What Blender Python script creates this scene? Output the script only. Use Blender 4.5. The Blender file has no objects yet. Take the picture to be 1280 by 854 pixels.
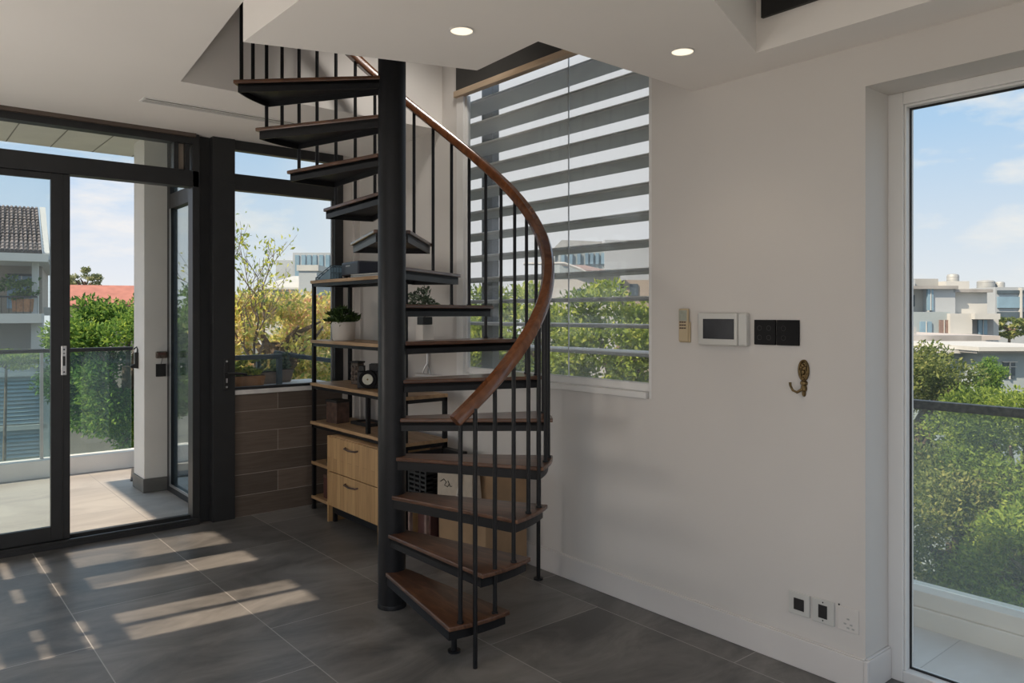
import bpy, bmesh, math, random
import numpy as np
from mathutils import Vector, Matrix
random.seed(7)
R = math.radians
C = bpy.context.scene.collection
sc = bpy.context.scene

# ---------------------------------------------------------------- camera model (also used to place far things)
F, HZ, EYE = 950.0, 392.0, 1.45
YAW = math.atan(790 / F)
S_, C_ = math.sin(YAW), math.cos(YAW)

def at(px, py, D):
    """point at depth D (metres) straight ahead of the camera"""
    o = px - 640
    t = D / F
    return Vector(((F * S_ + o * C_) * t, (F * C_ - o * S_) * t, EYE + (HZ - py) * t))

# ---------------------------------------------------------------- materials
def new_mat(name):
    m = bpy.data.materials.new(name)
    m.use_nodes = True
    nt = m.node_tree
    nt.nodes.clear()
    out = nt.nodes.new('ShaderNodeOutputMaterial')
    return m, nt, out

def N(nt, typ, **kw):
    n = nt.nodes.new(typ)
    for k, v in kw.items():
        if k in n.inputs:
            n.inputs[k].default_value = v
        else:
            setattr(n, k, v)
    return n

def L(nt, a, b):
    nt.links.new(a, b)

def coords(nt, scale=(1, 1, 1), rot=(0, 0, 0), kind='Object'):
    tc = N(nt, 'ShaderNodeTexCoord')
    mp = N(nt, 'ShaderNodeMapping')
    mp.inputs['Scale'].default_value = scale
    mp.inputs['Rotation'].default_value = rot
    L(nt, tc.outputs[kind], mp.inputs['Vector'])
    return mp.outputs['Vector']

def ramp(nt, fac, stops):
    r = N(nt, 'ShaderNodeValToRGB')
    e = r.color_ramp.elements
    while len(e) < len(stops):
        e.new(0.5)
    for el, (p, c) in zip(e, stops):
        el.position = p
        el.color = (*c, 1)
    L(nt, fac, r.inputs['Fac'])
    return r.outputs['Color']

def plain(name, col, rough=0.6, metal=0.0, var=0.08, scale=6.0, bump=0.0, bscale=60, spec=0.5, emit=None):
    m, nt, out = new_mat(name)
    b = N(nt, 'ShaderNodeBsdfPrincipled', Roughness=rough, Metallic=metal)
    b.inputs['Specular IOR Level'].default_value = spec
    v = coords(nt)
    n = N(nt, 'ShaderNodeTexNoise', Scale=scale, Detail=4.0)
    L(nt, v, n.inputs['Vector'])
    lo = tuple(c * (1 - var) for c in col)
    hi = tuple(min(1, c * (1 + var)) for c in col)
    L(nt, ramp(nt, n.outputs['Fac'], [(0.3, lo), (0.7, hi)]), b.inputs['Base Color'])
    if bump:
        n2 = N(nt, 'ShaderNodeTexNoise', Scale=float(bscale), Detail=3.0)
        L(nt, v, n2.inputs['Vector'])
        bp = N(nt, 'ShaderNodeBump', Strength=bump, Distance=0.01)
        L(nt, n2.outputs['Fac'], bp.inputs['Height'])
        L(nt, bp.outputs['Normal'], b.inputs['Normal'])
    if emit:
        b.inputs['Emission Color'].default_value = (*emit[0], 1)
        b.inputs['Emission Strength'].default_value = emit[1]
    L(nt, b.outputs['BSDF'], out.inputs['Surface'])
    return m

def wood(name, dark, mid, light, rough=0.4, stretch=(1.5, 14, 14), bump=0.15, spec=0.5, coat=0.0):
    m, nt, out = new_mat(name)
    b = N(nt, 'ShaderNodeBsdfPrincipled', Roughness=rough)
    b.inputs['Specular IOR Level'].default_value = spec
    b.inputs['Coat Weight'].default_value = coat
    b.inputs['Coat Roughness'].default_value = 0.2
    v = coords(nt, stretch)
    n = N(nt, 'ShaderNodeTexNoise', Scale=2.2, Detail=6.0, Distortion=1.2)
    L(nt, v, n.inputs['Vector'])
    L(nt, ramp(nt, n.outputs['Fac'], [(0.3, dark), (0.5, mid), (0.72, light)]), b.inputs['Base Color'])
    bp = N(nt, 'ShaderNodeBump', Strength=bump, Distance=0.004)
    L(nt, n.outputs['Fac'], bp.inputs['Height'])
    L(nt, bp.outputs['Normal'], b.inputs['Normal'])
    L(nt, b.outputs['BSDF'], out.inputs['Surface'])
    return m

def strips(name, cols, width, axis_rot, rough=0.45, mortar=None):
    """boards glued side by side: brick texture along one axis with grain on top"""
    m, nt, out = new_mat(name)
    b = N(nt, 'ShaderNodeBsdfPrincipled', Roughness=rough)
    v = coords(nt, (1, 1, 1), axis_rot)
    br = N(nt, 'ShaderNodeTexBrick', Scale=1.0)
    br.inputs['Color1'].default_value = (*cols[0], 1)
    br.inputs['Color2'].default_value = (*cols[1], 1)
    br.inputs['Mortar'].default_value = (*(mortar or [c * 0.7 for c in cols[1]]), 1)
    br.inputs['Mortar Size'].default_value = 0.0022 if mortar else 0.0012
    br.inputs['Brick Width'].default_value = 0.9
    br.inputs['Row Height'].default_value = width
    br.inputs['Bias'].default_value = 0.0
    L(nt, v, br.inputs['Vector'])
    mp = N(nt, 'ShaderNodeMapping')
    mp.inputs['Scale'].default_value = (3, 40, 40)
    L(nt, v, mp.inputs['Vector'])
    n = N(nt, 'ShaderNodeTexNoise', Scale=1.5, Detail=5.0, Distortion=0.8)
    L(nt, mp.outputs['Vector'], n.inputs['Vector'])
    mx = N(nt, 'ShaderNodeMix', data_type='RGBA', blend_type='MULTIPLY')
    mx.inputs[0].default_value = 0.55
    L(nt, br.outputs['Color'], mx.inputs[6])
    L(nt, ramp(nt, n.outputs['Fac'], [(0.3, (0.6, 0.55, 0.5)), (0.65, (1, 1, 1))]), mx.inputs[7])
    L(nt, mx.outputs[2], b.inputs['Base Color'])
    L(nt, b.outputs['BSDF'], out.inputs['Surface'])
    return m

def tile_floor(name, cA, cB, grout, rough, ox, oy, w, l, shift):
    m, nt, out = new_mat(name)
    b = N(nt, 'ShaderNodeBsdfPrincipled')
    tc = N(nt, 'ShaderNodeTexCoord')
    sep = N(nt, 'ShaderNodeSeparateXYZ')
    L(nt, tc.outputs['Object'], sep.inputs[0])
    def M(op, a, bb=None, c=None):
        n = N(nt, 'ShaderNodeMath', operation=op)
        for i, q in enumerate((a, bb, c)):
            if q is None:
                continue
            if isinstance(q, (int, float)):
                n.inputs[i].default_value = q
            else:
                L(nt, q, n.inputs[i])
        return n.outputs[0]
    u = M('DIVIDE', M('SUBTRACT', sep.outputs['X'], ox), w)
    col = M('FLOOR', u)
    v = M('ADD', M('DIVIDE', M('SUBTRACT', sep.outputs['Y'], oy), l), M('MULTIPLY', col, shift))
    def edge(q, size):
        fr = M('FRACT', q)
        d = M('MINIMUM', fr, M('SUBTRACT', 1.0, fr))
        return M('MULTIPLY', d, size)
    d = M('MINIMUM', edge(u, w), edge(v, l))
    g = M('LESS_THAN', d, 0.0022)
    # a value per tile
    cmb = N(nt, 'ShaderNodeCombineXYZ')
    L(nt, col, cmb.inputs[0])
    L(nt, M('FLOOR', v), cmb.inputs[1])
    wn = N(nt, 'ShaderNodeTexWhiteNoise', noise_dimensions='3D')
    L(nt, cmb.outputs[0], wn.inputs['Vector'])
    smp = N(nt, 'ShaderNodeMapping')
    smp.inputs['Scale'].default_value = (0.8, 1.7, 1.0)
    L(nt, tc.outputs['Object'], smp.inputs['Vector'])
    n1 = N(nt, 'ShaderNodeTexNoise', Scale=1.9, Detail=9.0, Roughness=0.68, Distortion=0.9)
    L(nt, smp.outputs['Vector'], n1.inputs['Vector'])
    mix = M('ADD', M('MULTIPLY', n1.outputs['Fac'], 0.85), M('MULTIPLY', wn.outputs['Value'], 0.15))
    base = ramp(nt, mix, [(0.36, cA), (0.66, cB)])
    mx = N(nt, 'ShaderNodeMix', data_type='RGBA')
    L(nt, g, mx.inputs[0])
    L(nt, base, mx.inputs[6])
    mx.inputs[7].default_value = (*grout, 1)
    L(nt, mx.outputs[2], b.inputs['Base Color'])
    rr = N(nt, 'ShaderNodeMapRange')
    rr.inputs['To Min'].default_value = rough - 0.1
    rr.inputs['To Max'].default_value = rough + 0.12
    L(nt, n1.outputs['Fac'], rr.inputs['Value'])
    L(nt, rr.outputs[0], b.inputs['Roughness'])
    bp = N(nt, 'ShaderNodeBump', Strength=0.25, Distance=0.002)
    L(nt, M('SUBTRACT', M('MULTIPLY', n1.outputs['Fac'], 0.3), g), bp.inputs['Height'])
    L(nt, bp.outputs['Normal'], b.inputs['Normal'])
    L(nt, b.outputs['BSDF'], out.inputs['Surface'])
    return m

def glass(name, tint=(0.96, 0.985, 0.98), haze=0.015, hcol=(0.8, 0.85, 0.86), gloss=0.06):
    """thin sheet glass: clear, a little reflective, a little dusty"""
    m, nt, out = new_mat(name)
    tr = N(nt, 'ShaderNodeBsdfTransparent')
    tr.inputs['Color'].default_value = (*tint, 1)
    gl = N(nt, 'ShaderNodeBsdfGlossy', Roughness=0.02)
    fr = N(nt, 'ShaderNodeLayerWeight', Blend=0.12)
    mr = N(nt, 'ShaderNodeMath', operation='MULTIPLY_ADD')
    L(nt, fr.outputs['Fresnel'], mr.inputs[0])
    mr.inputs[1].default_value = 0.5 if gloss > 0 else 0.06
    mr.inputs[2].default_value = gloss * 0.4
    m1 = N(nt, 'ShaderNodeMixShader')
    L(nt, mr.outputs[0], m1.inputs[0])
    L(nt, tr.outputs[0], m1.inputs[1])
    L(nt, gl.outputs[0], m1.inputs[2])
    tl = N(nt, 'ShaderNodeBsdfTranslucent')
    tl.inputs['Color'].default_value = (*hcol, 1)
    m2 = N(nt, 'ShaderNodeMixShader')
    m2.inputs[0].default_value = haze
    L(nt, m1.outputs[0], m2.inputs[1])
    L(nt, tl.outputs[0], m2.inputs[2])
    L(nt, m2.outputs[0], out.inputs['Surface'])
    return m

def leafmat(name, cols, trans=0.5, rough=0.55, patch=0.5, mixed=False):
    m, nt, out = new_mat(name)
    geo = N(nt, 'ShaderNodeNewGeometry')
    v = coords(nt)
    n = N(nt, 'ShaderNodeTexNoise', Scale=patch, Detail=2.0)
    L(nt, v, n.inputs['Vector'])
    a = N(nt, 'ShaderNodeMath', operation='MULTIPLY_ADD')
    L(nt, geo.outputs['Random Per Island'], a.inputs[0])
    a.inputs[1].default_value = 0.85 if mixed else 0.62
    s = N(nt, 'ShaderNodeMath', operation='MULTIPLY_ADD')
    L(nt, n.outputs['Fac'], s.inputs[0])
    s.inputs[1].default_value = 0.8 if mixed else 1.5
    s.inputs[2].default_value = -0.35 if mixed else -0.55
    L(nt, s.outputs[0], a.inputs[2])
    k = len(cols)
    col = ramp(nt, a.outputs[0], [(i / (k - 1), c) for i, c in enumerate(cols)])
    b = N(nt, 'ShaderNodeBsdfPrincipled', Roughness=rough)
    b.inputs['Specular IOR Level'].default_value = 0.3
    L(nt, col, b.inputs['Base Color'])
    t = N(nt, 'ShaderNodeBsdfTranslucent')
    L(nt, col, t.inputs['Color'])
    mx = N(nt, 'ShaderNodeMixShader')
    mx.inputs[0].default_value = trans
    L(nt, b.outputs['BSDF'], mx.inputs[1])
    L(nt, t.outputs[0], mx.inputs[2])
    L(nt, mx.outputs[0], out.inputs['Surface'])
    return m

M = {}
M['wall'] = plain('wall paint', (0.66, 0.635, 0.61), 0.75, var=0.03, scale=1.2, bump=0.05, bscale=180, spec=0.3)
M['ceil'] = plain('ceiling paint', (0.86, 0.835, 0.81), 0.85, var=0.03, scale=0.8, spec=0.2)
M['base'] = plain('skirting paint', (0.70, 0.675, 0.66), 0.45, var=0.03, scale=3)
M['white'] = plain('white frame paint', (0.78, 0.775, 0.765), 0.4, var=0.02, scale=3)
M['frame'] = plain('charcoal aluminium', (0.021, 0.022, 0.024), 0.42, 0.0, var=0.1, scale=9, spec=0.4)
M['steel'] = plain('black painted steel', (0.0085, 0.009, 0.011), 0.38, 0.0, var=0.15, scale=18, bump=0.05, bscale=90, spec=0.32)
M['dark'] = plain('dark grey board', (0.045, 0.044, 0.042), 0.7, var=0.1)
M['floor'] = tile_floor('concrete look tiles', (0.068, 0.066, 0.064), (0.225, 0.215, 0.205), (0.34, 0.325, 0.31), 0.36, 0.71, 2.93, 0.672, 1.25, 0.625)
M['bfloor'] = tile_floor('balcony tiles', (0.33, 0.31, 0.29), (0.47, 0.45, 0.42), (0.22, 0.22, 0.22), 0.5, 0.55, 6.2, 0.9, 0.75, 0.5)
M['rfloor'] = tile_floor('pale balcony tiles', (0.66, 0.62, 0.58), (0.78, 0.75, 0.71), (0.5, 0.47, 0.44), 0.5, 0.55, 6.2, 0.9, 0.75, 0.5)
M['plank'] = strips('wood look wall tiles', ((0.165, 0.128, 0.104), (0.10, 0.08, 0.066)), 0.150, (R(90), 0, 0), 0.5, (0.34, 0.31, 0.285))
M['stone'] = plain('pale stone sill', (0.62, 0.61, 0.60), 0.5, var=0.1, scale=14)
M['tread'] = wood('walnut tread', (0.040, 0.016, 0.009), (0.088, 0.038, 0.020), (0.165, 0.080, 0.043), 0.28, (2.0, 13, 13), bump=0.05, coat=0.25)
M['rail'] = wood('varnished handrail wood', (0.085, 0.028, 0.010), (0.125, 0.043, 0.015), (0.17, 0.065, 0.024), 0.22, (9, 9, 4), bump=0.05, coat=0.6)
M['oak'] = strips('oak boards', ((0.56, 0.36, 0.19), (0.44, 0.27, 0.135)), 0.062, (0, 0, 0), 0.45)
M['oakv'] = strips('oak drawer fronts', ((0.58, 0.37, 0.18), (0.45, 0.275, 0.125)), 0.052, (0, R(90), 0), 0.45)
M['shelfw'] = wood('oak shelf board', (0.28, 0.17, 0.085), (0.42, 0.265, 0.14), (0.52, 0.35, 0.20), 0.45, (8, 1.2, 8))
M['strip'] = wood('pale wood strip', (0.40, 0.29, 0.19), (0.50, 0.38, 0.27), (0.58, 0.46, 0.33), 0.6, (9, 1, 9))
M['glass'] = glass('clear glass')
M['glassl'] = glass('door glass', (0.90, 0.955, 0.965), 0.025, (0.75, 0.85, 0.9))
M['glassr'] = glass('dusty window glass', (0.97, 0.985, 0.98), 0.02, (0.86, 0.88, 0.86), 0.0)
M['glassv'] = glass('milky stair window glass', (0.97, 0.98, 0.98), 0.13, (0.90, 0.92, 0.92))
M['railglass'] = glass('balcony glass', (0.88, 0.96, 0.95), 0.05, (0.6, 0.75, 0.76), 0.12)
M['alu'] = plain('brushed aluminium', (0.55, 0.55, 0.55), 0.35, 0.9, var=0.06)
M['louver'] = plain('grey louvre metal', (0.42, 0.42, 0.41), 0.55, 0.0, var=0.06, scale=5)
M['bwhite'] = plain('white balcony paint', (0.74, 0.72, 0.69), 0.7, var=0.04, scale=3, bump=0.1, bscale=80)
M['cream'] = plain('cream parapet paint', (0.86, 0.80, 0.72), 0.7, var=0.05, scale=3)
M['lamp'] = plain('lamp diffuser', (0.9, 0.85, 0.75), 0.4, var=0.0, emit=((1.0, 0.84, 0.62), 1.15))
M['plastic'] = plain('off white plastic', (0.58, 0.58, 0.555), 0.4, var=0.03)
M['plasticd'] = plain('grey plastic trim', (0.40, 0.41, 0.40), 0.4, var=0.03)
M['screen'] = plain('dark screen', (0.035, 0.038, 0.045), 0.3, var=0.2, scale=8, spec=0.15)
M['black'] = plain('black glass', (0.006, 0.006, 0.007), 0.35, var=0.1, spec=0.08)
M['blackm'] = plain('black matte plastic', (0.012, 0.012, 0.013), 0.55, var=0.1)
M['ring'] = plain('faint grey print', (0.05, 0.05, 0.05), 0.5, var=0.0)
M['yellowp'] = plain('yellowed plastic', (0.52, 0.42, 0.27), 0.5, var=0.05)
M['lcd'] = plain('grey green display', (0.36, 0.38, 0.32), 0.4, var=0.12, scale=40)
M['brass'] = plain('antique brass', (0.15, 0.105, 0.05), 0.33, 0.9, var=0.5, scale=90, bump=0.3, bscale=120)
M['navy'] = plain('navy black casing', (0.010, 0.013, 0.026), 0.35, var=0.1)
M['silver'] = plain('silver casing', (0.5, 0.5, 0.5), 0.35, 0.6, var=0.05)
M['rack'] = plain('blue grey wire mesh', (0.10, 0.16, 0.21), 0.45, 0.2, var=0.3, scale=60)
M['pot'] = plain('pale ceramic', (0.60, 0.57, 0.53), 0.55, var=0.04)
M['potw'] = plain('white ceramic', (0.70, 0.65, 0.60), 0.5, var=0.04)
M['soil'] = plain('potting soil', (0.03, 0.02, 0.014), 0.95, var=0.4, scale=80)
M['carve'] = plain('carved dark wood', (0.10, 0.075, 0.058), 0.6, var=0.75, scale=60, bump=0.8, bscale=60)
M['dial'] = plain('pale dial', (0.55, 0.55, 0.46), 0.35, var=0.12, scale=40)
M['boxbrown'] = plain('dark brown leather', (0.085, 0.05, 0.038), 0.5, var=0.5, scale=20)
M['boxpink'] = plain('worn pink brown side', (0.22, 0.15, 0.13), 0.6, var=0.3, scale=20)
M['card'] = plain('cardboard', (0.36, 0.235, 0.135), 0.8, var=0.12, scale=8)
M['cardd'] = plain('brown cardboard', (0.20, 0.12, 0.07), 0.8, var=0.15, scale=8)
M['canvas'] = plain('canvas cloth', (0.50, 0.43, 0.35), 0.9, var=0.08, scale=30, bump=0.3, bscale=300)
M['maroon'] = plain('maroon box', (0.09, 0.035, 0.03), 0.6, var=0.2)
M['terra'] = plain('terracotta', (0.36, 0.165, 0.07), 0.65, var=0.25, scale=18)
M['browntub'] = plain('grey brown tub', (0.25, 0.185, 0.15), 0.65, var=0.15, scale=18)
M['bluegrey'] = plain('blue grey railing paint', (0.08, 0.105, 0.13), 0.45, var=0.15)
M['rubber'] = plain('dark mat', (0.06, 0.06, 0.06), 0.9, var=0.3, scale=60, bump=0.5)
M['skirt'] = plain('grey stone skirting', (0.14, 0.135, 0.125), 0.5, var=0.15)
M['soffit'] = plain('soffit boards', (0.62, 0.62, 0.57), 0.7, var=0.06, scale=4)
M['joint'] = plain('soffit joint', (0.22, 0.22, 0.19), 0.8, var=0.05)
M['bark'] = plain('bark', (0.14, 0.105, 0.08), 0.9, var=0.4, scale=12, bump=0.6, bscale=25)
M['ground'] = plain('street asphalt and yards', (0.13, 0.135, 0.115), 0.9, var=0.25, scale=0.3)
M['hwhite'] = plain('white render', (0.50, 0.50, 0.485), 0.8, var=0.06, scale=0.8)
M['hgrey'] = plain('grey render', (0.33, 0.335, 0.33), 0.8, var=0.08, scale=0.8)
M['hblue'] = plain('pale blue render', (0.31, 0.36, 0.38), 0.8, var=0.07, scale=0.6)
M['htan'] = plain('tan render', (0.34, 0.29, 0.24), 0.8, var=0.08, scale=0.8)
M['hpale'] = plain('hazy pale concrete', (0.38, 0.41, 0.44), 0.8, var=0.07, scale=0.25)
M['hstain'] = plain('stained concrete', (0.31, 0.30, 0.295), 0.85, var=0.3, scale=0.7)
M['wind'] = plain('dark window glass', (0.06, 0.085, 0.105), 0.15, var=0.3, scale=0.8)
M['windb'] = plain('blue window glass', (0.20, 0.31, 0.40), 0.2, var=0.2, scale=0.6)
M['shutter'] = plain('pale blue shutter', (0.33, 0.42, 0.48), 0.5, var=0.08)
M['roofflat'] = plain('flat roof screed', (0.50, 0.45, 0.42), 0.9, var=0.12, scale=0.6)
M['redroof'] = plain('red roof tiles', (0.38, 0.16, 0.12), 0.8, var=0.15, scale=2)
M['brownroof'] = plain('brown roof sheet', (0.27, 0.20, 0.18), 0.8, var=0.12, scale=2)
M['tank'] = plain('water tank', (0.37, 0.38, 0.38), 0.6, 0.2, var=0.1, scale=2)
M['rooftile'] = None

def rooftile():
    m, nt, out = new_mat('grey brown roof tiles')
    b = N(nt, 'ShaderNodeBsdfPrincipled', Roughness=0.75)
    v = coords(nt)
    w = N(nt, 'ShaderNodeTexBrick', Scale=1.0, offset=0.0)
    w.inputs['Brick Width'].default_value = 0.15
    w.inputs['Row Height'].default_value = 0.115
    w.inputs['Mortar Size'].default_value = 0.016
    w.inputs['Color1'].default_value = (0.31, 0.255, 0.235, 1)
    w.inputs['Color2'].default_value = (0.215, 0.18, 0.17, 1)
    w.inputs['Mortar'].default_value = (0.075, 0.062, 0.06, 1)
    L(nt, v, w.inputs['Vector'])
    L(nt, w.outputs['Color'], b.inputs['Base Color'])
    L(nt, b.outputs['BSDF'], out.inputs['Surface'])
    return m
M['rooftile'] = rooftile()

LEAF = {
    'green': leafmat('green leaves', [(0.025, 0.068, 0.023), (0.074, 0.167, 0.043), (0.189, 0.334, 0.068), (0.423, 0.548, 0.099)]),
    'autumn': leafmat('autumn leaves', [(0.20, 0.32, 0.12), (0.46, 0.52, 0.16), (0.78, 0.70, 0.18), (0.80, 0.74, 0.36), (0.78, 0.60, 0.30), (0.70, 0.38, 0.24)], patch=0.9, mixed=True),
    'olive': leafmat('olive leaves', [(0.052, 0.078, 0.035), (0.128, 0.178, 0.056), (0.280, 0.325, 0.098), (0.560, 0.518, 0.194)]),
    'lime': leafmat('fresh green leaves', [(0.060, 0.109, 0.026), (0.168, 0.255, 0.051), (0.354, 0.456, 0.082), (0.669, 0.693, 0.163)]),
    'pale': leafmat('grey green leaves', [(0.114, 0.157, 0.088), (0.247, 0.299, 0.157), (0.417, 0.439, 0.246), (0.607, 0.580, 0.334)]),
    'pot': leafmat('dark pot plant leaves', [(0.013, 0.030, 0.008), (0.030, 0.066, 0.018), (0.066, 0.118, 0.030), (0.130, 0.184, 0.066)], trans=0.15),
    'sage': leafmat('sage leaves', [(0.041, 0.071, 0.045), (0.102, 0.143, 0.102), (0.203, 0.264, 0.181), (0.386, 0.426, 0.324)], trans=0.15),
    'yellow': leafmat('yellow green leaves', [(0.102, 0.181, 0.041), (0.283, 0.364, 0.081), (0.648, 0.648, 0.102), (0.750, 0.750, 0.203)]),
}

# ---------------------------------------------------------------- mesh builder
def setk(o, label=None, cat=None, group=None, kind=None):
    if label: o['label'] = label
    if cat: o['category'] = cat
    if group: o['group'] = group
    if kind: o['kind'] = kind
    return o

def root(name, loc=(0, 0, 0), rz=0.0, label=None, cat=None, group=None, kind=None):
    o = bpy.data.objects.new(name, None)
    o.empty_display_size = 0.1
    o.location = loc
    o.rotation_euler = (0, 0, rz)
    C.objects.link(o)
    return setk(o, label, cat, group, kind)

class MB:
    """collects shapes in the coordinates of the thing they belong to"""
    def __init__(self):
        self.v, self.f = [], []
    def add(self, vs, fs):
        n = len(self.v)
        self.v += [tuple(p) for p in vs]
        self.f += [tuple(i + n for i in q) for q in fs]
        return self
    def box(self, a, b):
        x0, x1 = sorted((a[0], b[0])); y0, y1 = sorted((a[1], b[1])); z0, z1 = sorted((a[2], b[2]))
        vs = [(x, y, z) for z in (z0, z1) for y in (y0, y1) for x in (x0, x1)]
        return self.add(vs, [(0, 2, 3, 1), (4, 5, 7, 6), (0, 1, 5, 4), (2, 6, 7, 3), (0, 4, 6, 2), (1, 3, 7, 5)])
    def prism(self, poly, z0, z1):
        n = len(poly)
        ar = sum(poly[i][0] * poly[(i + 1) % n][1] - poly[(i + 1) % n][0] * poly[i][1] for i in range(n))
        if ar < 0: poly = poly[::-1]
        vs = [(x, y, z0) for x, y in poly] + [(x, y, z1) for x, y in poly]
        fs = [tuple(range(n - 1, -1, -1)), tuple(range(n, 2 * n))]
        fs += [(i, (i + 1) % n, n + (i + 1) % n, n + i) for i in range(n)]
        return self.add(vs, fs)
    def extr(self, poly, d):
        """polygon of 3-D points pushed along vector d"""
        n = len(poly); d = Vector(d)
        vs = [Vector(p) for p in poly] + [Vector(p) + d for p in poly]
        fs = [tuple(range(n - 1, -1, -1)), tuple(range(n, 2 * n))]
        fs += [(i, (i + 1) % n, n + (i + 1) % n, n + i) for i in range(n)]
        return self.add(vs, fs)
    def lathe(self, prof, c=(0, 0, 0), n=24, axis='z', cap=True):
        vs, fs = [], []
        for r, h in prof:
            for k in range(n):
                a = 2 * math.pi * k / n
                p = (r * math.cos(a), r * math.sin(a), h)
                if axis == 'x': p = (p[2], p[0], p[1])
                elif axis == 'y': p = (p[0], p[2], -p[1])
                vs.append((p[0] + c[0], p[1] + c[1], p[2] + c[2]))
        for i in range(len(prof) - 1):
            for k in range(n):
                k2 = (k + 1) % n
                fs.append((i * n + k, i * n + k2, (i + 1) * n + k2, (i + 1) * n + k))
        if cap:
            fs.append(tuple(range(n - 1, -1, -1)))
            m = (len(prof) - 1) * n
            fs.append(tuple(range(m, m + n)))
        return self.add(vs, fs)
    def cyl(self, c, r, z0, z1, n=20):
        return self.lathe([(r, z0), (r, z1)], c, n)
    def tube(self, pts, r, n=8, closed=False):
        pts = [Vector(p) for p in pts]
        rs = r if isinstance(r, (list, tuple)) else [r] * len(pts)
        vs, fs = [], []
        up = None
        for i, p in enumerate(pts):
            t = (pts[min(i + 1, len(pts) - 1)] - pts[max(i - 1, 0)]).normalized()
            if up is None:
                up = Vector((0, 0, 1)) if abs(t.z) < 0.9 else Vector((1, 0, 0))
            a = t.cross(up).normalized()
            up = a.cross(t).normalized()
            for k in range(n):
                q = 2 * math.pi * k / n
                vs.append(p + rs[i] * (math.cos(q) * a + math.sin(q) * up))
        for i in range(len(pts) - 1):
            for k in range(n):
                k2 = (k + 1) % n
                fs.append((i * n + k, i * n + k2, (i + 1) * n + k2, (i + 1) * n + k))
        fs.append(tuple(range(n - 1, -1, -1)))
        m = (len(pts) - 1) * n
        fs.append(tuple(range(m, m + n)))
        return self.add(vs, fs)
    def build(self, name, mat, parent=None, bevel=0.0, smooth=False, label=None, cat=None, group=None, kind=None, seg=2):
        me = bpy.data.meshes.new(name)
        me.from_pydata(self.v, [], self.f)
        bm = bmesh.new(); bm.from_mesh(me)
        bmesh.ops.recalc_face_normals(bm, faces=bm.faces)
        bm.to_mesh(me); bm.free()
        me.materials.append(mat)
        o = bpy.data.objects.new(name, me)
        C.objects.link(o)
        o.parent = parent
        if smooth:
            for p in me.polygons: p.use_smooth = True
            if smooth != 'all':
                me.set_sharp_from_angle(angle=R(40))
        if bevel:
            b = o.modifiers.new('edge', 'BEVEL')
            b.width = bevel; b.segments = seg; b.limit_method = 'ANGLE'; b.angle_limit = R(40)
        return setk(o, label, cat, group, kind)

def box(name, a, b, mat, parent=None, **kw):
    return MB().box(a, b).build(name, mat, parent, **kw)

# ---------------------------------------------------------------- the room
ZC = 2.68       # living room ceiling
ZTOP = 3.9      # top of the stair shaft
fl = MB().box((-0.95, -3.0, -0.3), (2.9, 5.5, 0)); fl.box((2.9, -0.6, -0.3), (3.16, 1.372, 0))
fl.build('floor', M['floor'], kind='structure')

XL = -0.95      # left wall
ZR = 3.0        # roof slab
ce = MB().prism([(XL, -3), (1.10, -3), (1.10, 2.98), (1.225, 4.22), (2.9, 4.22), (2.9, 5.56), (XL, 5.56)], ZC, ZR)
ce.prism([(0.9, 2.0), (1.10, 2.0), (1.10, 2.98), (1.225, 4.22), (2.9, 4.22), (2.9, 4.4), (0.9, 4.4)], ZR, ZTOP)
ce.build('ceiling', M['ceil'], kind='structure')
MB().prism([(1.10, 2.1), (1.98, 2.1), (2.02, 2.67), (1.10, 2.98)], 2.52, ZTOP).build('ceiling_landing', M['ceil'], kind='structure')
MB().prism([(1.10, 2.13), (1.10, 1.2), (2.106, 1.495), (2.66, 1.69), (2.66, -3), (2.9, -3), (2.9, 2.17)], 2.48, ZR).prism([(1.10, 2.0), (2.9, 2.0), (2.9, 2.17), (1.10, 2.13)], ZR, ZTOP).build('ceiling_front', M['ceil'], kind='structure')
MB().prism([(1.10, -3), (2.66, -3), (2.66, 1.69), (1.10, 1.2)], 2.86, ZR).build('ceiling_coffer', M['ceil'], kind='structure')
box('ceiling_upper', (0.9, 2.0, ZTOP), (3.1, 4.4, ZTOP + 0.1), M['ceil'], kind='structure')
box('coffer_gap_shade', (2.645, 0.55, 2.605), (2.66, 1.66, 2.84), M['blackm'], kind='structure')  # black panel painted in for the shade of the coffer gap

w = MB()
w.box((2.9, 1.372, 0), (3.1, 2.0, ZR)); w.box((2.9, 2.0, 0), (3.1, 2.42, ZTOP)); w.box((2.9, 2.42, 0), (3.1, 4.05, 1.03)); w.box((2.9, 2.42, 3.35), (3.1, 4.05, ZTOP))
w.box((2.9, 4.05, 0), (2.955, 4.4, ZTOP)); w.box((2.9, 4.4, 0), (2.955, 4.8, ZR)); w.box((2.9, 4.8, 0), (3.1, 5.56, ZR)); w.box((2.9, -0.6, 2.32), (3.1, 1.372, ZR)); w.box((2.9, -3.0, 0), (3.1, -0.6, ZR))
w.build('wall_right', M['wall'], kind='structure')
w = MB()
w.box((2.77, 5.40, 0), (2.9, 5.56, ZC)); w.box((2.855, 5.36, 0), (2.9, 5.40, ZC))
w.build('wall_far', M['wall'], kind='structure')
MB().box((1.92, 5.40, 0), (2.77, 5.56, 0.872)).build('wall_bay', M['plank'], kind='structure')
box('window_sill_bay', (1.925, 5.385, 0.872), (2.77, 5.98, 0.905), M['stone'], bevel=0.004, kind='structure')
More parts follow.
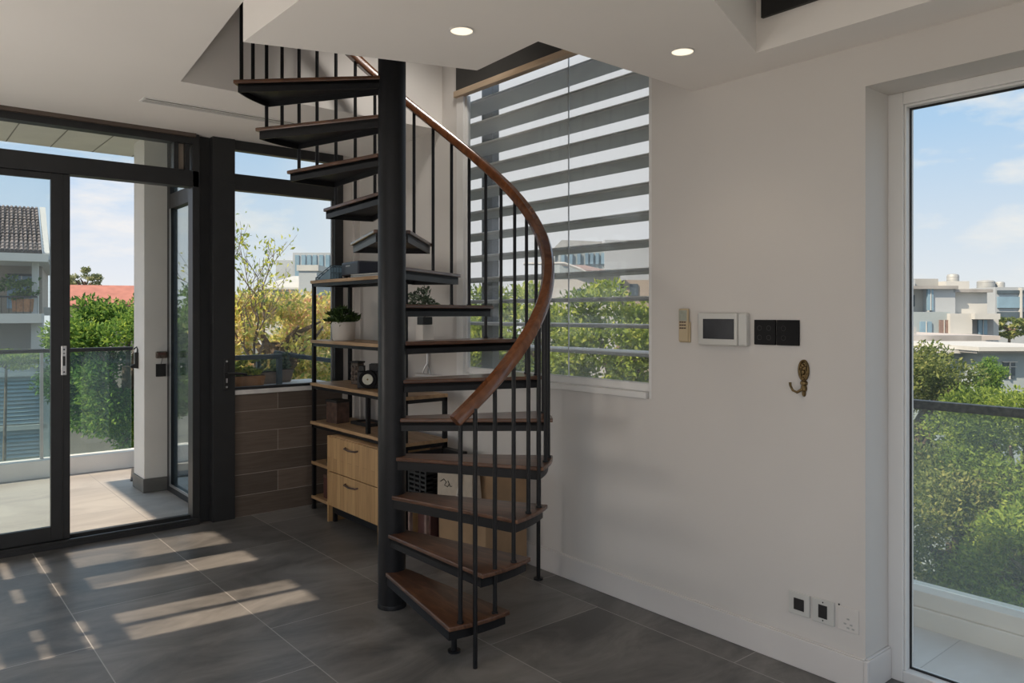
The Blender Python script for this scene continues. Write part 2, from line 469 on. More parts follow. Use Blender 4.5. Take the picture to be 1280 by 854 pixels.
# left wall: posts, sized to shape the floor sun patches, between tall openings (outside the frame; the daylight of the room comes in here)
w = MB()
for y0, y1 in ((-3.0, -2.9), (-0.55, -0.45), (1.5, 1.6), (2.3, 3.82), (4.20, 4.62), (4.86, 5.06), (5.45, 5.56)):
    w.box((XL, y0, 0), (XL + 0.1, y1, ZC))
w.box((XL, 3.0, 2.40), (XL + 0.1, 5.56, ZC)); w.box((XL, -3.0, 2.58), (XL + 0.1, 3.0, ZC)); w.box((XL, -3.0, 0), (XL + 0.1, 5.56, 0.06))
w.box((XL + 0.03, 4.0, 0), (XL + 0.07, 4.045, 2.58))
for i in range(10):  # bars added out of view to break up the sun patches
    w.box((XL + 0.03, 3.8, 0.1 + 0.155 * i), (XL + 0.06, 5.46, 0.19 + 0.155 * i))
w.build('wall_left', M['wall'], kind='structure')
w = MB()
w.box((XL, -3.1, 0), (-0.8, -3.0, ZR)); w.box((2.6, -3.1, 0), (2.9, -3.0, ZR)); w.box((-0.8, -3.1, 2.58), (2.6, -3.0, ZR)); w.box((-0.8, -3.1, 0), (2.6, -3.0, 0.06))
w.build('wall_back', M['wall'], kind='structure')
b = MB()
b.box((2.884, 1.372, 0), (2.9, 5.36, 0.122)); b.box((2.9, 1.356, 0), (3.088, 1.372, 0.122)); b.box((2.884, 1.356, 0), (2.9, 1.372, 0.122))
b.box((2.889, 1.372, 0.122), (2.9, 5.36, 0.128)); b.box((2.9, 1.361, 0.122), (3.088, 1.372, 0.128))
b.build('baseboard_right', M['base'], bevel=0.003, kind='structure')

# ---------------------------------------------------------------- sliding door (door_1)
d1 = root('door_1', (0.9, 5.43, 0), kind='structure')
def W(mb, name, mat, parent, **kw):
    """build in world coordinates under a parent empty"""
    p = parent
    off = Vector((0, 0, 0))
    while p is not None:
        off += p.location
        p = p.parent
    mb.v = [(x - off.x, y - off.y, z - off.z) for x, y, z in mb.v]
    return mb.build(name, mat, parent, **kw)
f = MB()
f.box((-0.9, 5.40, 2.318), (1.69, 5.50, 2.43)); f.box((-0.9, 5.40, 2.612), (1.69, 5.50, ZC)); f.box((1.646, 5.40, 0), (1.695, 5.50, 2.62))
f.box((1.53, 5.42, 2.43), (1.56, 5.48, 2.62)); f.box((1.60, 5.41, 2.43), (1.63, 5.49, 2.62))
W(f, 'door_frame', M['frame'], d1, bevel=0.003)
f = MB().box((-0.9, 5.385, 0), (1.69, 5.55, 0.028)); f.box((-0.9, 5.385, 0.028), (1.69, 5.41, 0.046)); f.box((-0.9, 5.455, 0.028), (1.69, 5.47, 0.06)); f.box((-0.9, 5.52, 0.028), (1.69, 5.55, 0.046))
W(f, 'track', M['frame'], d1, bevel=0.002)
W(MB().box((-0.9, 5.37, 2.655), (1.66, 5.40, ZC)), 'curtain_track', plain('brown track', (0.10, 0.075, 0.06), 0.5), d1)
W(MB().box((-0.9, 5.447, 2.43), (1.53, 5.453, 2.612)), 'transom_pane', M['glass'], d1)
W(MB().box((1.565, 5.447, 2.43), (1.60, 5.453, 2.612)), 'vent_mesh', M['htan'], d1)
lf = MB()
x0, x1 = -0.35, 0.913
lf.box((x1 - 0.104, 5.415, 0.048), (x1, 5.45, 2.316)); lf.box((x0, 5.415, 0.048), (x0 + 0.10, 5.45, 2.316))
lf.box((x0 + 0.1, 5.415, 0.048), (x1 - 0.104, 5.45, 0.134)); lf.box((x0 + 0.1, 5.415, 2.278), (x1 - 0.104, 5.45, 2.316))
lf.box((x1 - 0.042, 5.409, 0.048), (x1 - 0.038, 5.416, 2.316))
leaf = W(lf, 'leaf', M['frame'], d1, bevel=0.002)
W(MB().box((x0 + 0.1, 5.430, 0.134), (x1 - 0.104, 5.436, 2.278)), 'pane', M['glassl'], leaf)
pl = MB().box((0.862, 5.404, 1.065), (0.895, 5.414, 1.25))
W(pl, 'pull_plate', M['alu'], leaf, bevel=0.006, label='brushed metal pull plate')
W(MB().box((0.872, 5.402, 1.125), (0.885, 5.405, 1.185)).box((0.873, 5.402, 1.20), (0.884, 5.405, 1.205)).box((0.874, 5.402, 1.222), (0.883, 5.405, 1.231)).box((0.874, 5.402, 1.082), (0.883, 5.405, 1.091)), 'pull_slot', M['blackm'], leaf)
lf = MB().box((-0.9, 5.415, 0.048), (-0.82, 5.45, 2.316)); lf.box((-0.5, 5.415, 0.048), (-0.4, 5.45, 2.316)); lf.box((-0.82, 5.415, 0.048), (-0.5, 5.45, 0.134)); lf.box((-0.82, 5.415, 2.278), (-0.5, 5.45, 2.316))
W(lf, 'leaf', M['frame'], d1)

# ---------------------------------------------------------------- bay window (window_1) with lever handle
w1 = root('window_1', (2.3, 5.43, 0), kind='structure')
f = MB()
f.box((1.695, 5.44, 0), (1.775, 5.52, ZC)); f.box((1.772, 5.375, 0), (1.928, 5.46, ZC))
W(f, 'post', M['frame'], w1, bevel=0.003)
f = MB()
f.box((1.928, 5.395, 2.61), (2.77, 5.46, ZC)); f.box((1.928, 5.385, 2.325), (2.70, 5.46, 2.44)); f.box((2.70, 5.385, 0.905), (2.772, 5.46, ZC)); f.box((1.928, 5.40, 0.905), (2.70, 5.45, 0.925))
f.box((1.88, 5.37, 2.36), (1.93, 5.38, 2.36))
W(f, 'window_frame', M['frame'], w1, bevel=0.003)
W(MB().box((1.928, 5.42, 0.925), (1.942, 5.428, 2.325)).box((2.688, 5.42, 0.925), (2.70, 5.428, 2.325)), 'glazing_bead', M['alu'], w1)
W(MB().box((1.94, 5.424, 0.92), (2.69, 5.430, 2.325)), 'pane', M['glass'], w1)
W(MB().box((1.89, 5.424, 2.44), (2.70, 5.430, 2.61)), 'pane', M['glass'], w1)
h = MB().box((1.846, 5.365, 0.915), (1.882, 5.376, 1.135))
hp = W(h, 'handle_plate', M['blackm'], w1, bevel=0.006)
h = MB().tube([(1.864, 5.368, 1.03), (1.864, 5.325, 1.03)], 0.010, 10)
h.tube([(1.858, 5.325, 1.03), (1.90, 5.322, 1.03), (1.955, 5.325, 1.025), (1.995, 5.330, 1.018)], [0.011, 0.010, 0.009, 0.008], 10)
W(h, 'lever', M['blackm'], hp, smooth=True)
k = MB().lathe([(0.007, -0.002), (0.007, 0.003)], (1.866, 5.364, 0.935), 12, 'y').lathe([(0.007, -0.002), (0.007, 0.003)], (1.866, 5.364, 1.115), 12, 'y').box((1.861, 5.362, 0.965), (1.871, 5.367, 0.995))
W(k, 'screw', M['alu'], hp)

# glazed return of the bay, standing on the balcony
w4 = root('window_4', (1.84, 6.05, 0), kind='structure')
f = MB()
f.box((1.81, 5.55, 0.0), (1.87, 6.60, 0.05)); f.box((1.81, 6.52, 0.05), (1.87, 6.60, 2.9)); f.box((1.81, 5.55, 0.05), (1.87, 5.60, 2.9)); f.box((1.81, 5.6, 2.30), (1.87, 6.52, 2.42)); f.box((1.81, 5.6, 2.62), (1.87, 6.52, 2.9))
W(f, 'window_frame', M['frame'], w4, bevel=0.003)
W(MB().box((1.805, 6.50, 0.05), (1.812, 6.52, 2.3)).box((1.805, 5.6, 0.05), (1.812, 6.5, 0.07)), 'glazing_bead', M['alu'], w4)
W(MB().box((1.837, 5.6, 0.05), (1.843, 6.52, 2.3)), 'pane', M['glassl'], w4)
W(MB().box((1.837, 5.6, 2.42), (1.843, 6.52, 2.62)), 'pane', M['glassl'], w4)

# ---------------------------------------------------------------- stair window (window_2) with sun louvres outside
w2 = root('window_2', (2.93, 3.24, 1.03), kind='structure')
f = MB()
f.box((2.902, 2.42, 1.03), (2.955, 2.440, 3.35)); f.box((2.895, 3.975, 1.03), (2.955, 4.05, 2.865)); f.box((2.89, 2.452, 1.03), (2.955, 3.975, 1.062)); f.box((2.93, 2.452, 1.062), (2.955, 3.975, 1.105))
f.box((2.915, 3.965, 1.062), (2.94, 3.975, 2.86))
W(f, 'window_frame', M['white'], w2, bevel=0.003)
W(MB().box((2.932, 3.035, 1.105), (2.938, 3.040, 3.35)), 'glazing_joint', M['alu'], w2)
W(MB().box((2.929, 2.452, 1.10), (2.934, 3.975, 3.35)), 'pane', M['glassv'], w2)
# ledge board running on towards the shelf
box('window_ledge', (2.855, 3.93, 1.018), (2.9, 4.49, 1.034), M['white'], bevel=0.003, kind='structure')
box('trim_1', (2.885, 2.43, 2.895), (2.905, 4.04, 3.35), M['dark'], kind='structure')
box('trim_2', (2.87, 2.43, 2.855), (2.915, 4.05, 2.895), M['strip'], bevel=0.003, kind='structure')
lv = root('sun_louver', (3.06, 3.24, 1.2), label='grey horizontal sun louvre with wide slats outside the stair window', cat='louver')
Z = 1.243
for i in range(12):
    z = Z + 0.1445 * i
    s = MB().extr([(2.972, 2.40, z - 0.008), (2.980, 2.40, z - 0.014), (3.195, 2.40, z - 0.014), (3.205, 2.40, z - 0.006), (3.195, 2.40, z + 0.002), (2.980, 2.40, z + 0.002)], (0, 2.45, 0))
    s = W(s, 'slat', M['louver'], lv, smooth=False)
    W(MB().box((2.978, 2.40, z + 0.002), (3.197, 4.85, z + 0.006)), 'skylit_top', M['white'], s)  # white sheet paints the skylight on the slat's upper face
W(MB().box((3.21, 4.07, 1.0), (3.27, 4.19, 3.4)), 'post', M['frame'], lv, bevel=0.003)
W(MB().box((3.21, 2.40, 1.0), (3.25, 2.44, 3.4)), 'post', M['frame'], lv, bevel=0.003)

# ---------------------------------------------------------------- tall window in the right recess (window_3)
w3 = root('window_3', (3.12, 0.4, 0), kind='structure')
f = MB()
f.box((3.09, 1.314, 0), (3.17, 1.372, 2.32)); f.box((3.09, -0.6, 2.272), (3.17, 1.314, 2.32)); f.box((3.09, -0.6, 0), (3.17, 1.314, 0.045)); f.box((3.09, -0.6, 0.045), (3.17, -0.54, 2.272))
f.box((3.10, 1.306, 0.045), (3.17, 1.314, 2.272)); f.box((3.10, -0.54, 2.262), (3.17, 1.306, 2.272))
W(f, 'window_frame', M['white'], w3, bevel=0.003)
W(MB().box((3.132, 1.300, 0.045), (3.14, 1.306, 2.262)).box((3.132, -0.54, 2.254), (3.14, 1.3, 2.262)).box((3.132, -0.54, 0.045), (3.14, 1.3, 0.052)), 'gasket', M['blackm'], w3)
W(MB().box((3.133, -0.54, 0.05), (3.138, 1.304, 2.262)), 'pane', M['glassr'], w3)

# ---------------------------------------------------------------- spiral staircase
CX, CY = 1.953, 3.28
RISE = 0.187
def phi(a): return R(a) - YAW
st = root('spiral_staircase', (CX, CY, 0), label='black steel spiral staircase with walnut treads and a curved wooden handrail', cat='staircase')
NOSE = [-64, -53, -38.5, -21.5, -3, 17, 36, 52.5, 69, 86, 107, 124, 141, 157]
SPAN = 21.0
col = MB().lathe([(0.0685, 0.0), (0.0685, ZTOP - 0.02)], (0, 0, 0), 40)
col.lathe([(0.0715, 0.0), (0.0715, 0.012), (0.069, 0.02)], (0, 0, 0), 40)
col.build('center_column', M['steel'], st, smooth=True)

def tread_poly(rad, grow=0.0, span=SPAN, w=0.05):
    """plan of a step, centre line along +x"""
    h = R(span / 2)
    g = grow
    pts = [(0.06 - 0.02, -w - g)]
    n = 7
    ro = rad + g
    dh = g / rad
    pts += [(ro * math.cos(-h - dh + (2 * h + 2 * dh) * i / n), ro * math.sin(-h - dh + (2 * h + 2 * dh) * i / n)) for i in range(n + 1)]
    pts += [(0.06 - 0.02, w + g)]
    return pts

def make_step():
    P = tread_poly(0.775)
    fr = MB()
    n = len(P)
    for i in range(n - 1):          # skirt bars around the edge
        a, b_ = Vector((*P[i], 0)), Vector((*P[i + 1], 0))
        nrm = Vector((-(b_ - a).y, (b_ - a).x, 0)).normalized() * 0.006
        fr.extr([(a.x, a.y, -0.062), (b_.x, b_.y, -0.062), (b_.x, b_.y, -0.018), (a.x, a.y, -0.018)], nrm)
    fr.prism(P, -0.034, -0.019)
    o = fr.build('step_frame', M['steel'], None)
    bd = MB().prism(tread_poly(0.79, 0.007), -0.019, 0.0)
    t = bd.build('tread_board', M['tread'], o, bevel=0.004)
    return o, t
o0, t0 = make_step()
for k, nz in enumerate(NOSE):
    if k == 0:
        o, t = o0, t0
    else:
        o = o0.copy(); C.objects.link(o)
        t = t0.copy(); C.objects.link(t); t.parent = o
    o.parent = st
    o.location = (0, 0, RISE * (k + 1))
    o.rotation_euler = (0, 0, phi(nz + SPAN / 2))
    if k == 9:          # the step that turns past the column is wider
        o.scale = (1, 1.6, 1); o.rotation_euler = (0, 0, phi(99))

RB = 0.775
def rail_z(a): return 1.042 + (a + 59.4) / 17.0 * RISE
def bottom_z(a):
    for k, nz in enumerate(NOSE):
        if nz - 0.8 <= a <= nz + SPAN - 1.0:
            return RISE * (k + 1)
    return None
bal = [(-60.2, RB, None), (-56.2, 0.80, 0.0)]
a = -47.5
while a < 178:
    bal.append((a, RB, None)); a += 8.55
for a, r_, zb in bal:
    z0 = bottom_z(a) if zb is None else zb
    if z0 is None:
        z0 = 2.618
    x, y = r_ * math.cos(phi(a)), r_ * math.sin(phi(a))
    mb = MB().cyl((x, y, 0), 0.0095, z0, rail_z(a) - 0.015, 12)
    if zb is None:
        mb.cyl((x, y, 0), 0.014, z0, z0 + 0.008, 12)
    mb.build('baluster', M['steel'], st, smooth=True)
# handrail: a bevelled bar swept along the helix
hr = MB()
prof = [(-0.030, -0.018), (-0.022, -0.025), (0.022, -0.025), (0.030, -0.018), (0.030, 0.008), (0.018, 0.024), (-0.018, 0.024), (-0.030, 0.008)]
vs, fs = [], []
nn = 120
for i in range(nn + 1):
    a = -62.0 + (182 + 62.0) * i / nn
    p = phi(a)
    tz = RISE / R(17.0) / RB
    sl = 1 / math.sqrt(1 + tz * tz)
    er = Vector((math.cos(p), math.sin(p), 0)); et = Vector((-math.sin(p), math.cos(p), tz)) * sl
    eu = er.cross(et)
    c = er * RB + Vector((0, 0, rail_z(a)))
    for (u, v) in prof:
        vs.append(c + er * u + eu * v * (1 if eu.z > 0 else -1))
m = len(prof)
for i in range(nn):
    for k in range(m):
        k2 = (k + 1) % m
        fs.append((i * m + k, i * m + k2, (i + 1) * m + k2, (i + 1) * m + k))
fs += [tuple(range(m)), tuple(range(nn * m, nn * m + m))]
hr.add(vs, fs).build('handrail', M['rail'], st, smooth=True)
# legs down to the floor
lg = MB(); x, y = -0.06, -0.615
lg.cyl((x, y, 0), 0.013, 0.006, 0.14, 14).cyl((x, y, 0), 0.028, 0, 0.008, 18)
lg.build('support_leg', M['steel'], st, smooth=True)
x, y = 0.83 * math.cos(phi(27)), 0.83 * math.sin(phi(27))
lg = MB().cyl((x, y, 0), 0.011, 0, 1.08, 14).cyl((x, y, 0), 0.026, 0, 0.008, 18)
xi, yi = 0.74 * math.cos(phi(27)), 0.74 * math.sin(phi(27))
lg.tube([(x, y, 1.075), (xi, yi, 1.075)], 0.009, 8)
lg.build('support_leg', M['steel'], st, smooth=True)

# ---------------------------------------------------------------- shelving unit against the right wall
SX0, SX1, SY0, SY1 = 2.47, 2.79, 4.0, 5.30
sh = root('shelving_unit', ((SX0 + SX1) / 2, (SY0 + SY1) / 2, 0), label='tall black metal shelving unit with oak shelves behind the spiral stair', cat='shelf')
for x in (SX0 + 0.0, SX1 - 0.025):
    for y in (SY1 - 0.025, SY0):
        W(MB().box((x, y, 0), (x + 0.025, y + 0.025, 1.67 if (y > 5 or x < 2.5) else 0.9)), 'post', M['steel'], sh)
W(MB().box((2.475, 4.47, 0.652), (2.50, 4.495, 0.893)), 'strut', M['steel'], sh)
for z in (1.694, 1.254, 0.938, 0.652):
    fr = MB().box((SX0, SY0, z - 0.045), (SX0 + 0.02, SY1, z - 0.022)).box((SX1 - 0.02, SY0, z - 0.045), (SX1, SY1, z - 0.022)).box((SX0, SY1 - 0.02, z - 0.045), (SX1, SY1, z - 0.022)).box((SX0, SY0, z - 0.045), (SX1, SY0 + 0.02, z - 0.022))
    s = W(fr, 'shelf_frame', M['steel'], sh)
    W(MB().box((SX0 - 0.012, SY0 - 0.005, z - 0.022), (SX1, SY1 + 0.002, z)), 'shelf_board', M['shelfw'], s, bevel=0.002)
for z in (0.355, 0.10):
    W(MB().box((SX0 - 0.005, 4.91, z - 0.022), (SX1, SY1, z)), 'shelf_board', M['shelfw'], sh, bevel=0.002)

# oak drawer cabinet
cb = root('drawer_cabinet', (2.6, 4.55, 0), label='oak two drawer cabinet under the shelves with dark bar handles', cat='cabinet')
cy0, cy1, cz0, cz1, cx0 = 4.19, 4.90, 0.115, 0.60, 2.40
c = MB().box((cx0 + 0.02, cy0, cz0), (2.78, cy1, cz1))
W(c, 'carcass', M['oak'], cb, bevel=0.002)
W(MB().box((cx0, cy1 - 0.016, 0.0), (2.78, cy1 + 0.002, cz1)), 'side_panel', M['oakv'], cb, bevel=0.001)
W(MB().box((cx0, cy0 - 0.002, 0.0), (2.78, cy0 + 0.016, cz1)), 'side_panel', M['oakv'], cb, bevel=0.001)
W(MB().box((cx0 + 0.03, cy0 + 0.02, 0.06), (cx0 + 0.055, cy1 - 0.02, 0.112)).box((cx0 + 0.03, cy1 - 0.045, 0), (cx0 + 0.055, cy1 - 0.02, 0.06)).box((cx0 + 0.03, cy0 + 0.02, 0), (cx0 + 0.055, cy0 + 0.045, 0.06)), 'base_frame', M['steel'], cb)
for z0, z1 in ((0.118, 0.352), (0.358, 0.594)):
    dr = W(MB().box((cx0, cy0 + 0.018, z0), (cx0 + 0.019, cy1 - 0.018, z1)), 'drawer', M['oakv'], cb, bevel=0.0015)
    zz = z1 - 0.045; ym = (cy0 + cy1) / 2
    hd = MB().tube([(cx0 + 0.002, ym + 0.085, zz), (cx0 - 0.018, ym + 0.075, zz - 0.004), (cx0 - 0.024, ym, zz - 0.008), (cx0 - 0.018, ym - 0.075, zz - 0.004), (cx0 + 0.002, ym - 0.085, zz)], 0.006, 8)
    W(hd, 'handle', M['boxbrown'], dr, smooth=True)

# ---------------------------------------------------------------- plants
def leaves_mesh(name, pts, nrm, size, mat, parent, aspect=0.45, seed=0, jitter=0.8, label=None, kind=None):
    """one small folded blade per point"""
    rng = np.random.default_rng(seed)
    n = len(pts)
    d = nrm + rng.normal(0, jitter, (n, 3))
    d /= np.linalg.norm(d, axis=1, keepdims=True) + 1e-9
    ref = rng.normal(0, 1, (n, 3))
    sd = np.cross(d, ref); sd /= np.linalg.norm(sd, axis=1, keepdims=True) + 1e-9
    up = np.cross(sd, d)
    s = size * rng.uniform(0.6, 1.35, (n, 1))
    a = pts - d * s * 0.5
    b = pts + d * s * 0.5 - up * s * 0.12
    m1 = pts + sd * s * aspect * 0.5 + up * s * 0.10
    m2 = pts - sd * s * aspect * 0.5 + up * s * 0.10
    V = np.stack([a, m1, b, m2], 1).reshape(-1, 3)
    i = np.arange(n) * 4
    T = np.stack([i, i + 1, i + 2, i, i + 2, i + 3], 1).reshape(-1)
    me = bpy.data.meshes.new(name)
    me.vertices.add(len(V)); me.vertices.foreach_set('co', V.astype(np.float32).ravel())
    me.loops.add(len(T)); me.loops.foreach_set('vertex_index', T.astype(np.int32))
    nf = n * 2
    me.polygons.add(nf); me.polygons.foreach_set('loop_start', (np.arange(nf) * 3).astype(np.int32))
    me.update(calc_edges=True); me.validate()
    me.materials.append(mat)
    o = bpy.data.objects.new(name, me)
    C.objects.link(o); o.parent = parent
    return setk(o, label, kind=kind)

def bush_points(n, c, rad, clumps, spread, seed, shell=0.55, low=-1.2):
    rng = np.random.default_rng(seed)
    cl = rng.normal(0, 1, (clumps, 3)); cl /= np.linalg.norm(cl, axis=1, keepdims=True)
    cl[:, 2] = np.where(cl[:, 2] < low, -cl[:, 2], cl[:, 2])
    cl *= (shell + (1 - shell) * rng.uniform(0, 1, (clumps, 1)) ** 0.6)
    k = rng.integers(0, clumps, n)
    off = rng.normal(0, 1, (n, 3)); off /= np.linalg.norm(off, axis=1, keepdims=True)
    off *= rng.uniform(0.35, 1, (n, 1)) * spread
    off[:, 2] *= 0.7
    p = cl[k] + off
    nr = off / spread + cl[k] * 0.6 + np.array([0, 0, 0.25])
    return p * np.array(rad) + np.array(c), nr

def tree(label, loc, rad, n, size, mat, seed, clumps=60, spread=0.3, trunk_r=0.16, aspect=0.45, ground=-8.0, name='tree', group=None, shell=0.55, branches=9):
    """loc = centre of the crown; the trunk runs down to the street"""
    g = root(name, (loc[0], loc[1], ground), label=label, cat='tree', group=group)
    h = loc[2] - ground
    p, nr = bush_points(n, (0, 0, h), rad, clumps, spread, seed, shell)
    leaves_mesh('crown', p, nr, size, mat, g, aspect, seed)
    rng = random.Random(seed)
    t = MB().tube([(0, 0, 0), (0.08, 0.03, h * 0.35), (-0.05, 0.05, h * 0.65), (0, 0, h)], [trunk_r, trunk_r * 0.85, trunk_r * 0.7, trunk_r * 0.4], 10)
    for i in range(branches):
        q = rng.uniform(0, 6.28); e = rng.uniform(0.5, 0.95)
        z0 = h - rad[2] * rng.uniform(0.3, 0.9)
        t.tube([(0, 0, z0), (rad[0] * 0.4 * e * math.cos(q), rad[1] * 0.4 * e * math.sin(q), z0 + rad[2] * 0.5), (rad[0] * 0.8 * e * math.cos(q), rad[1] * 0.8 * e * math.sin(q), z0 + rad[2] * rng.uniform(0.6, 1.1))], [trunk_r * 0.4, trunk_r * 0.25, trunk_r * 0.08], 6)
    t.build('trunk', M['bark'], g, smooth=True)
    return g

# potted plants on the second shelf
pp = root('potted_plant', (2.565, 4.98, 1.254), label='leafy dark green plant in a round pale pot on the upper shelf', cat='plant')
MB().lathe([(0.070, 0), (0.078, 0.01), (0.086, 0.135), (0.080, 0.135), (0.076, 0.12)], n=32).build('pot', M['pot'], pp, smooth=True)
MB().cyl((0, 0, 0), 0.077, 0.105, 0.12).build('soil', M['soil'], pp)
p, nr = bush_points(420, (0, 0, 0.17), (0.105, 0.105, 0.07), 16, 0.45, 3, 0.4)
leaves_mesh('foliage', p, nr, 0.05, LEAF['pot'], pp, 0.28, 3, 0.5)
pp = root('potted_plant', (2.66, 4.065, 1.254), label='bushy grey green plant in a square white pot seen between the stair treads', cat='plant')
MB().extr([(-0.042, -0.042, 0), (0.042, -0.042, 0), (0.042, 0.042, 0), (-0.042, 0.042, 0)], (0, 0, 0.125)).build('pot', M['potw'], pp, bevel=0.004)
MB().box((-0.036, -0.036, 0.125), (0.036, 0.036, 0.175)).build('inner_pot', M['blackm'], pp, bevel=0.004)
MB().tube([(0, 0, 0.17), (0.005, 0.0, 0.25), (-0.004, 0.01, 0.33)], 0.005).build('stem', M['bark'], pp)
p, nr = bush_points(420, (0, 0, 0.29), (0.105, 0.105, 0.085), 18, 0.4, 5, 0.45)
leaves_mesh('foliage', p, nr, 0.034, LEAF['sage'], pp, 0.38, 5, 0.6)

# ---------------------------------------------------------------- things on the shelves
def rbox(name, mat, loc, size, rz, label, cat, bevel=0.003, **kw):
    g = root(name, loc, rz, label, cat, **kw)
    return g
# projector-like box on the top shelf
g = root('projector', (2.60, 4.78, 1.694), R(-6), 'black and white projector box on the top shelf', 'projector')
MB().box((-0.085, -0.145, 0.018), (0.10, 0.165, 0.118)).build('casing', M['navy'], g, bevel=0.012)
MB().box((-0.07, 0.166, 0.012), (0.09, 0.19, 0.116)).build('end_cover', M['plastic'], g, bevel=0.006, label='white end cover')
MB().box((-0.0865, 0.00, 0.085), (-0.0845, 0.075, 0.093)).build('label_strip', M['plasticd'], g)
for sx, sy in ((-0.06, -0.11), (-0.06, 0.13), (0.07, -0.11), (0.07, 0.13)):
    MB().cyl((sx, sy, 0), 0.01, 0, 0.019, 10).build('foot', M['blackm'], g)
g = root('laptop', (2.535, 4.50, 1.694), R(4), 'closed silver laptop on the top shelf beside the column', 'laptop')
MB().box((-0.07, -0.17, 0), (0.10, 0.17, 0.011)).build('base', M['silver'], g, bevel=0.004)
MB().box((-0.07, -0.17, 0.013), (0.10, 0.17, 0.021)).build('lid', M['plastic'], g, bevel=0.004)
g = root('magazine_rack', (2.60, 5.14, 1.694), 0, 'blue grey wire magazine rack sloping down at the end of the top shelf', 'rack')
mb = MB()
for i in range(9):
    x = -0.11 + 0.022 * i
    mb.tube([(x, 0.13, 0.004), (x, 0.13, 0.02), (x, -0.11, 0.10), (x, -0.11, 0.004)], 0.004, 6)
for y, z in ((0.13, 0.02), (0.05, 0.047), (-0.03, 0.073), (-0.11, 0.10), (-0.11, 0.05), (-0.11, 0.006), (0.13, 0.006)):
    mb.tube([(-0.115, y, z), (0.07, y, z)], 0.004, 6)
mb.build('wire_frame', M['rack'], g, smooth=True)
MB().extr([(-0.10, 0.115, 0.005), (-0.10, -0.10, 0.005), (-0.10, -0.10, 0.088)], (0.15, 0, 0)).build('brochure', M['windb'], g)

g = root('carved_block', (2.66, 4.95, 0.938), R(10), 'carved dark wooden block standing on the middle shelf', 'ornament')
MB().extr([(-0.03, -0.04, 0), (0.03, -0.04, 0), (0.03, 0.04, 0), (-0.03, 0.04, 0)], (0, 0, 0.155)).build('block', M['carve'], g, bevel=0.006)
MB().box((-0.034, -0.046, 0.155), (0.034, 0.046, 0.168)).build('cap', M['blackm'], g, bevel=0.003)
mb = MB()
for z in (0.03, 0.07, 0.11):
    mb.lathe([(0.020, 0), (0.014, 0.010), (0.0, 0.014)], (-0.030, 0, 0), 10, 'x') if False else None
    for y in (-0.02, 0.02):
        mb.lathe([(0.016, 0), (0.012, 0.007), (0.001, 0.010)], (0, 0, 0), 10)
        k = len(mb.v) - 30
        mb.v[k:] = [(-0.03 - zz, y + xx, z + yy + 0.01) for xx, yy, zz in mb.v[k:]]
mb.build('relief', M['carve'], g, smooth=True)

g = root('vintage_camera', (2.585, 4.635, 0.938), R(50), 'black vintage camera with a big round pale lens on the middle shelf', 'camera')
MB().box((-0.035, -0.08, 0), (0.05, 0.08, 0.115)).build('body', M['blackm'], g, bevel=0.006)
MB().box((-0.03, -0.07, 0.115), (0.045, 0.0, 0.168)).build('viewfinder', M['blackm'], g, bevel=0.004)
MB().box((-0.02, 0.035, 0.115), (0.03, 0.072, 0.155)).build('winder', M['blackm'], g, bevel=0.004)
MB().lathe([(0.060, -0.075), (0.060, -0.035)], (0, 0.0, 0.066), 32, 'x').build('lens_barrel', M['black'], g, smooth=True)
MB().lathe([(0.036, -0.079), (0.036, -0.074)], (0, 0.0, 0.066), 32, 'x').build('lens', M['dial'], g, smooth=True)
MB().lathe([(0.006, -0.083), (0.006, -0.078)], (0, 0.0, 0.066), 12, 'x').build('pin', M['brass'], g)

g = root('keepsake_box', (2.58, 5.10, 0.652), R(8), 'tall dark brown lidded box on the lower oak shelf', 'box')
MB().box((-0.055, -0.065, 0), (0.055, 0.065, 0.15)).build('body', M['boxbrown'], g, bevel=0.003)
MB().box((-0.05, 0.0655, 0.004), (0.05, 0.068, 0.146)).build('side', M['boxpink'], g)
MB().box((-0.06, -0.07, 0.15), (0.06, 0.07, 0.168)).build('lid', M['blackm'], g, bevel=0.003)
g = root('picture_frame', (2.70, 4.86, 0.652), R(0), 'dark picture frame lying flat on the lower oak shelf', 'frame')
mb = MB()
mb.box((-0.08, -0.12, 0), (-0.06, 0.12, 0.022)).box((0.06, -0.12, 0), (0.08, 0.12, 0.022)).box((-0.06, -0.12, 0), (0.06, -0.10, 0.022)).box((-0.06, 0.10, 0), (0.06, 0.12, 0.022))
mb.build('frame', M['blackm'], g, bevel=0.002)
MB().box((-0.06, -0.10, 0.002), (0.06, 0.10, 0.008)).build('picture', M['cardd'], g)
g = root('glass_jar', (2.54, 5.12, 0.355), 0, 'small glass jar on the low side shelf by the cabinet', 'jar')
MB().lathe([(0.03, 0), (0.036, 0.006), (0.036, 0.085), (0.026, 0.105), (0.026, 0.12)], n=20).build('jar', M['railglass'], g, smooth=True)
MB().lathe([(0.029, 0.118), (0.029, 0.138)], n=20).build('lid', M['alu'], g, smooth=True)
g = root('keepsake_box', (2.58, 5.08, 0.10), 0, 'reddish brown box on the bottom side shelf by the cabinet', 'box')
MB().box((-0.08, -0.09, 0), (0.08, 0.09, 0.15)).build('body', M['maroon'], g, bevel=0.003)
MB().box((-0.083, -0.093, 0.15), (0.083, 0.093, 0.175)).build('lid', M['boxbrown'], g, bevel=0.003)
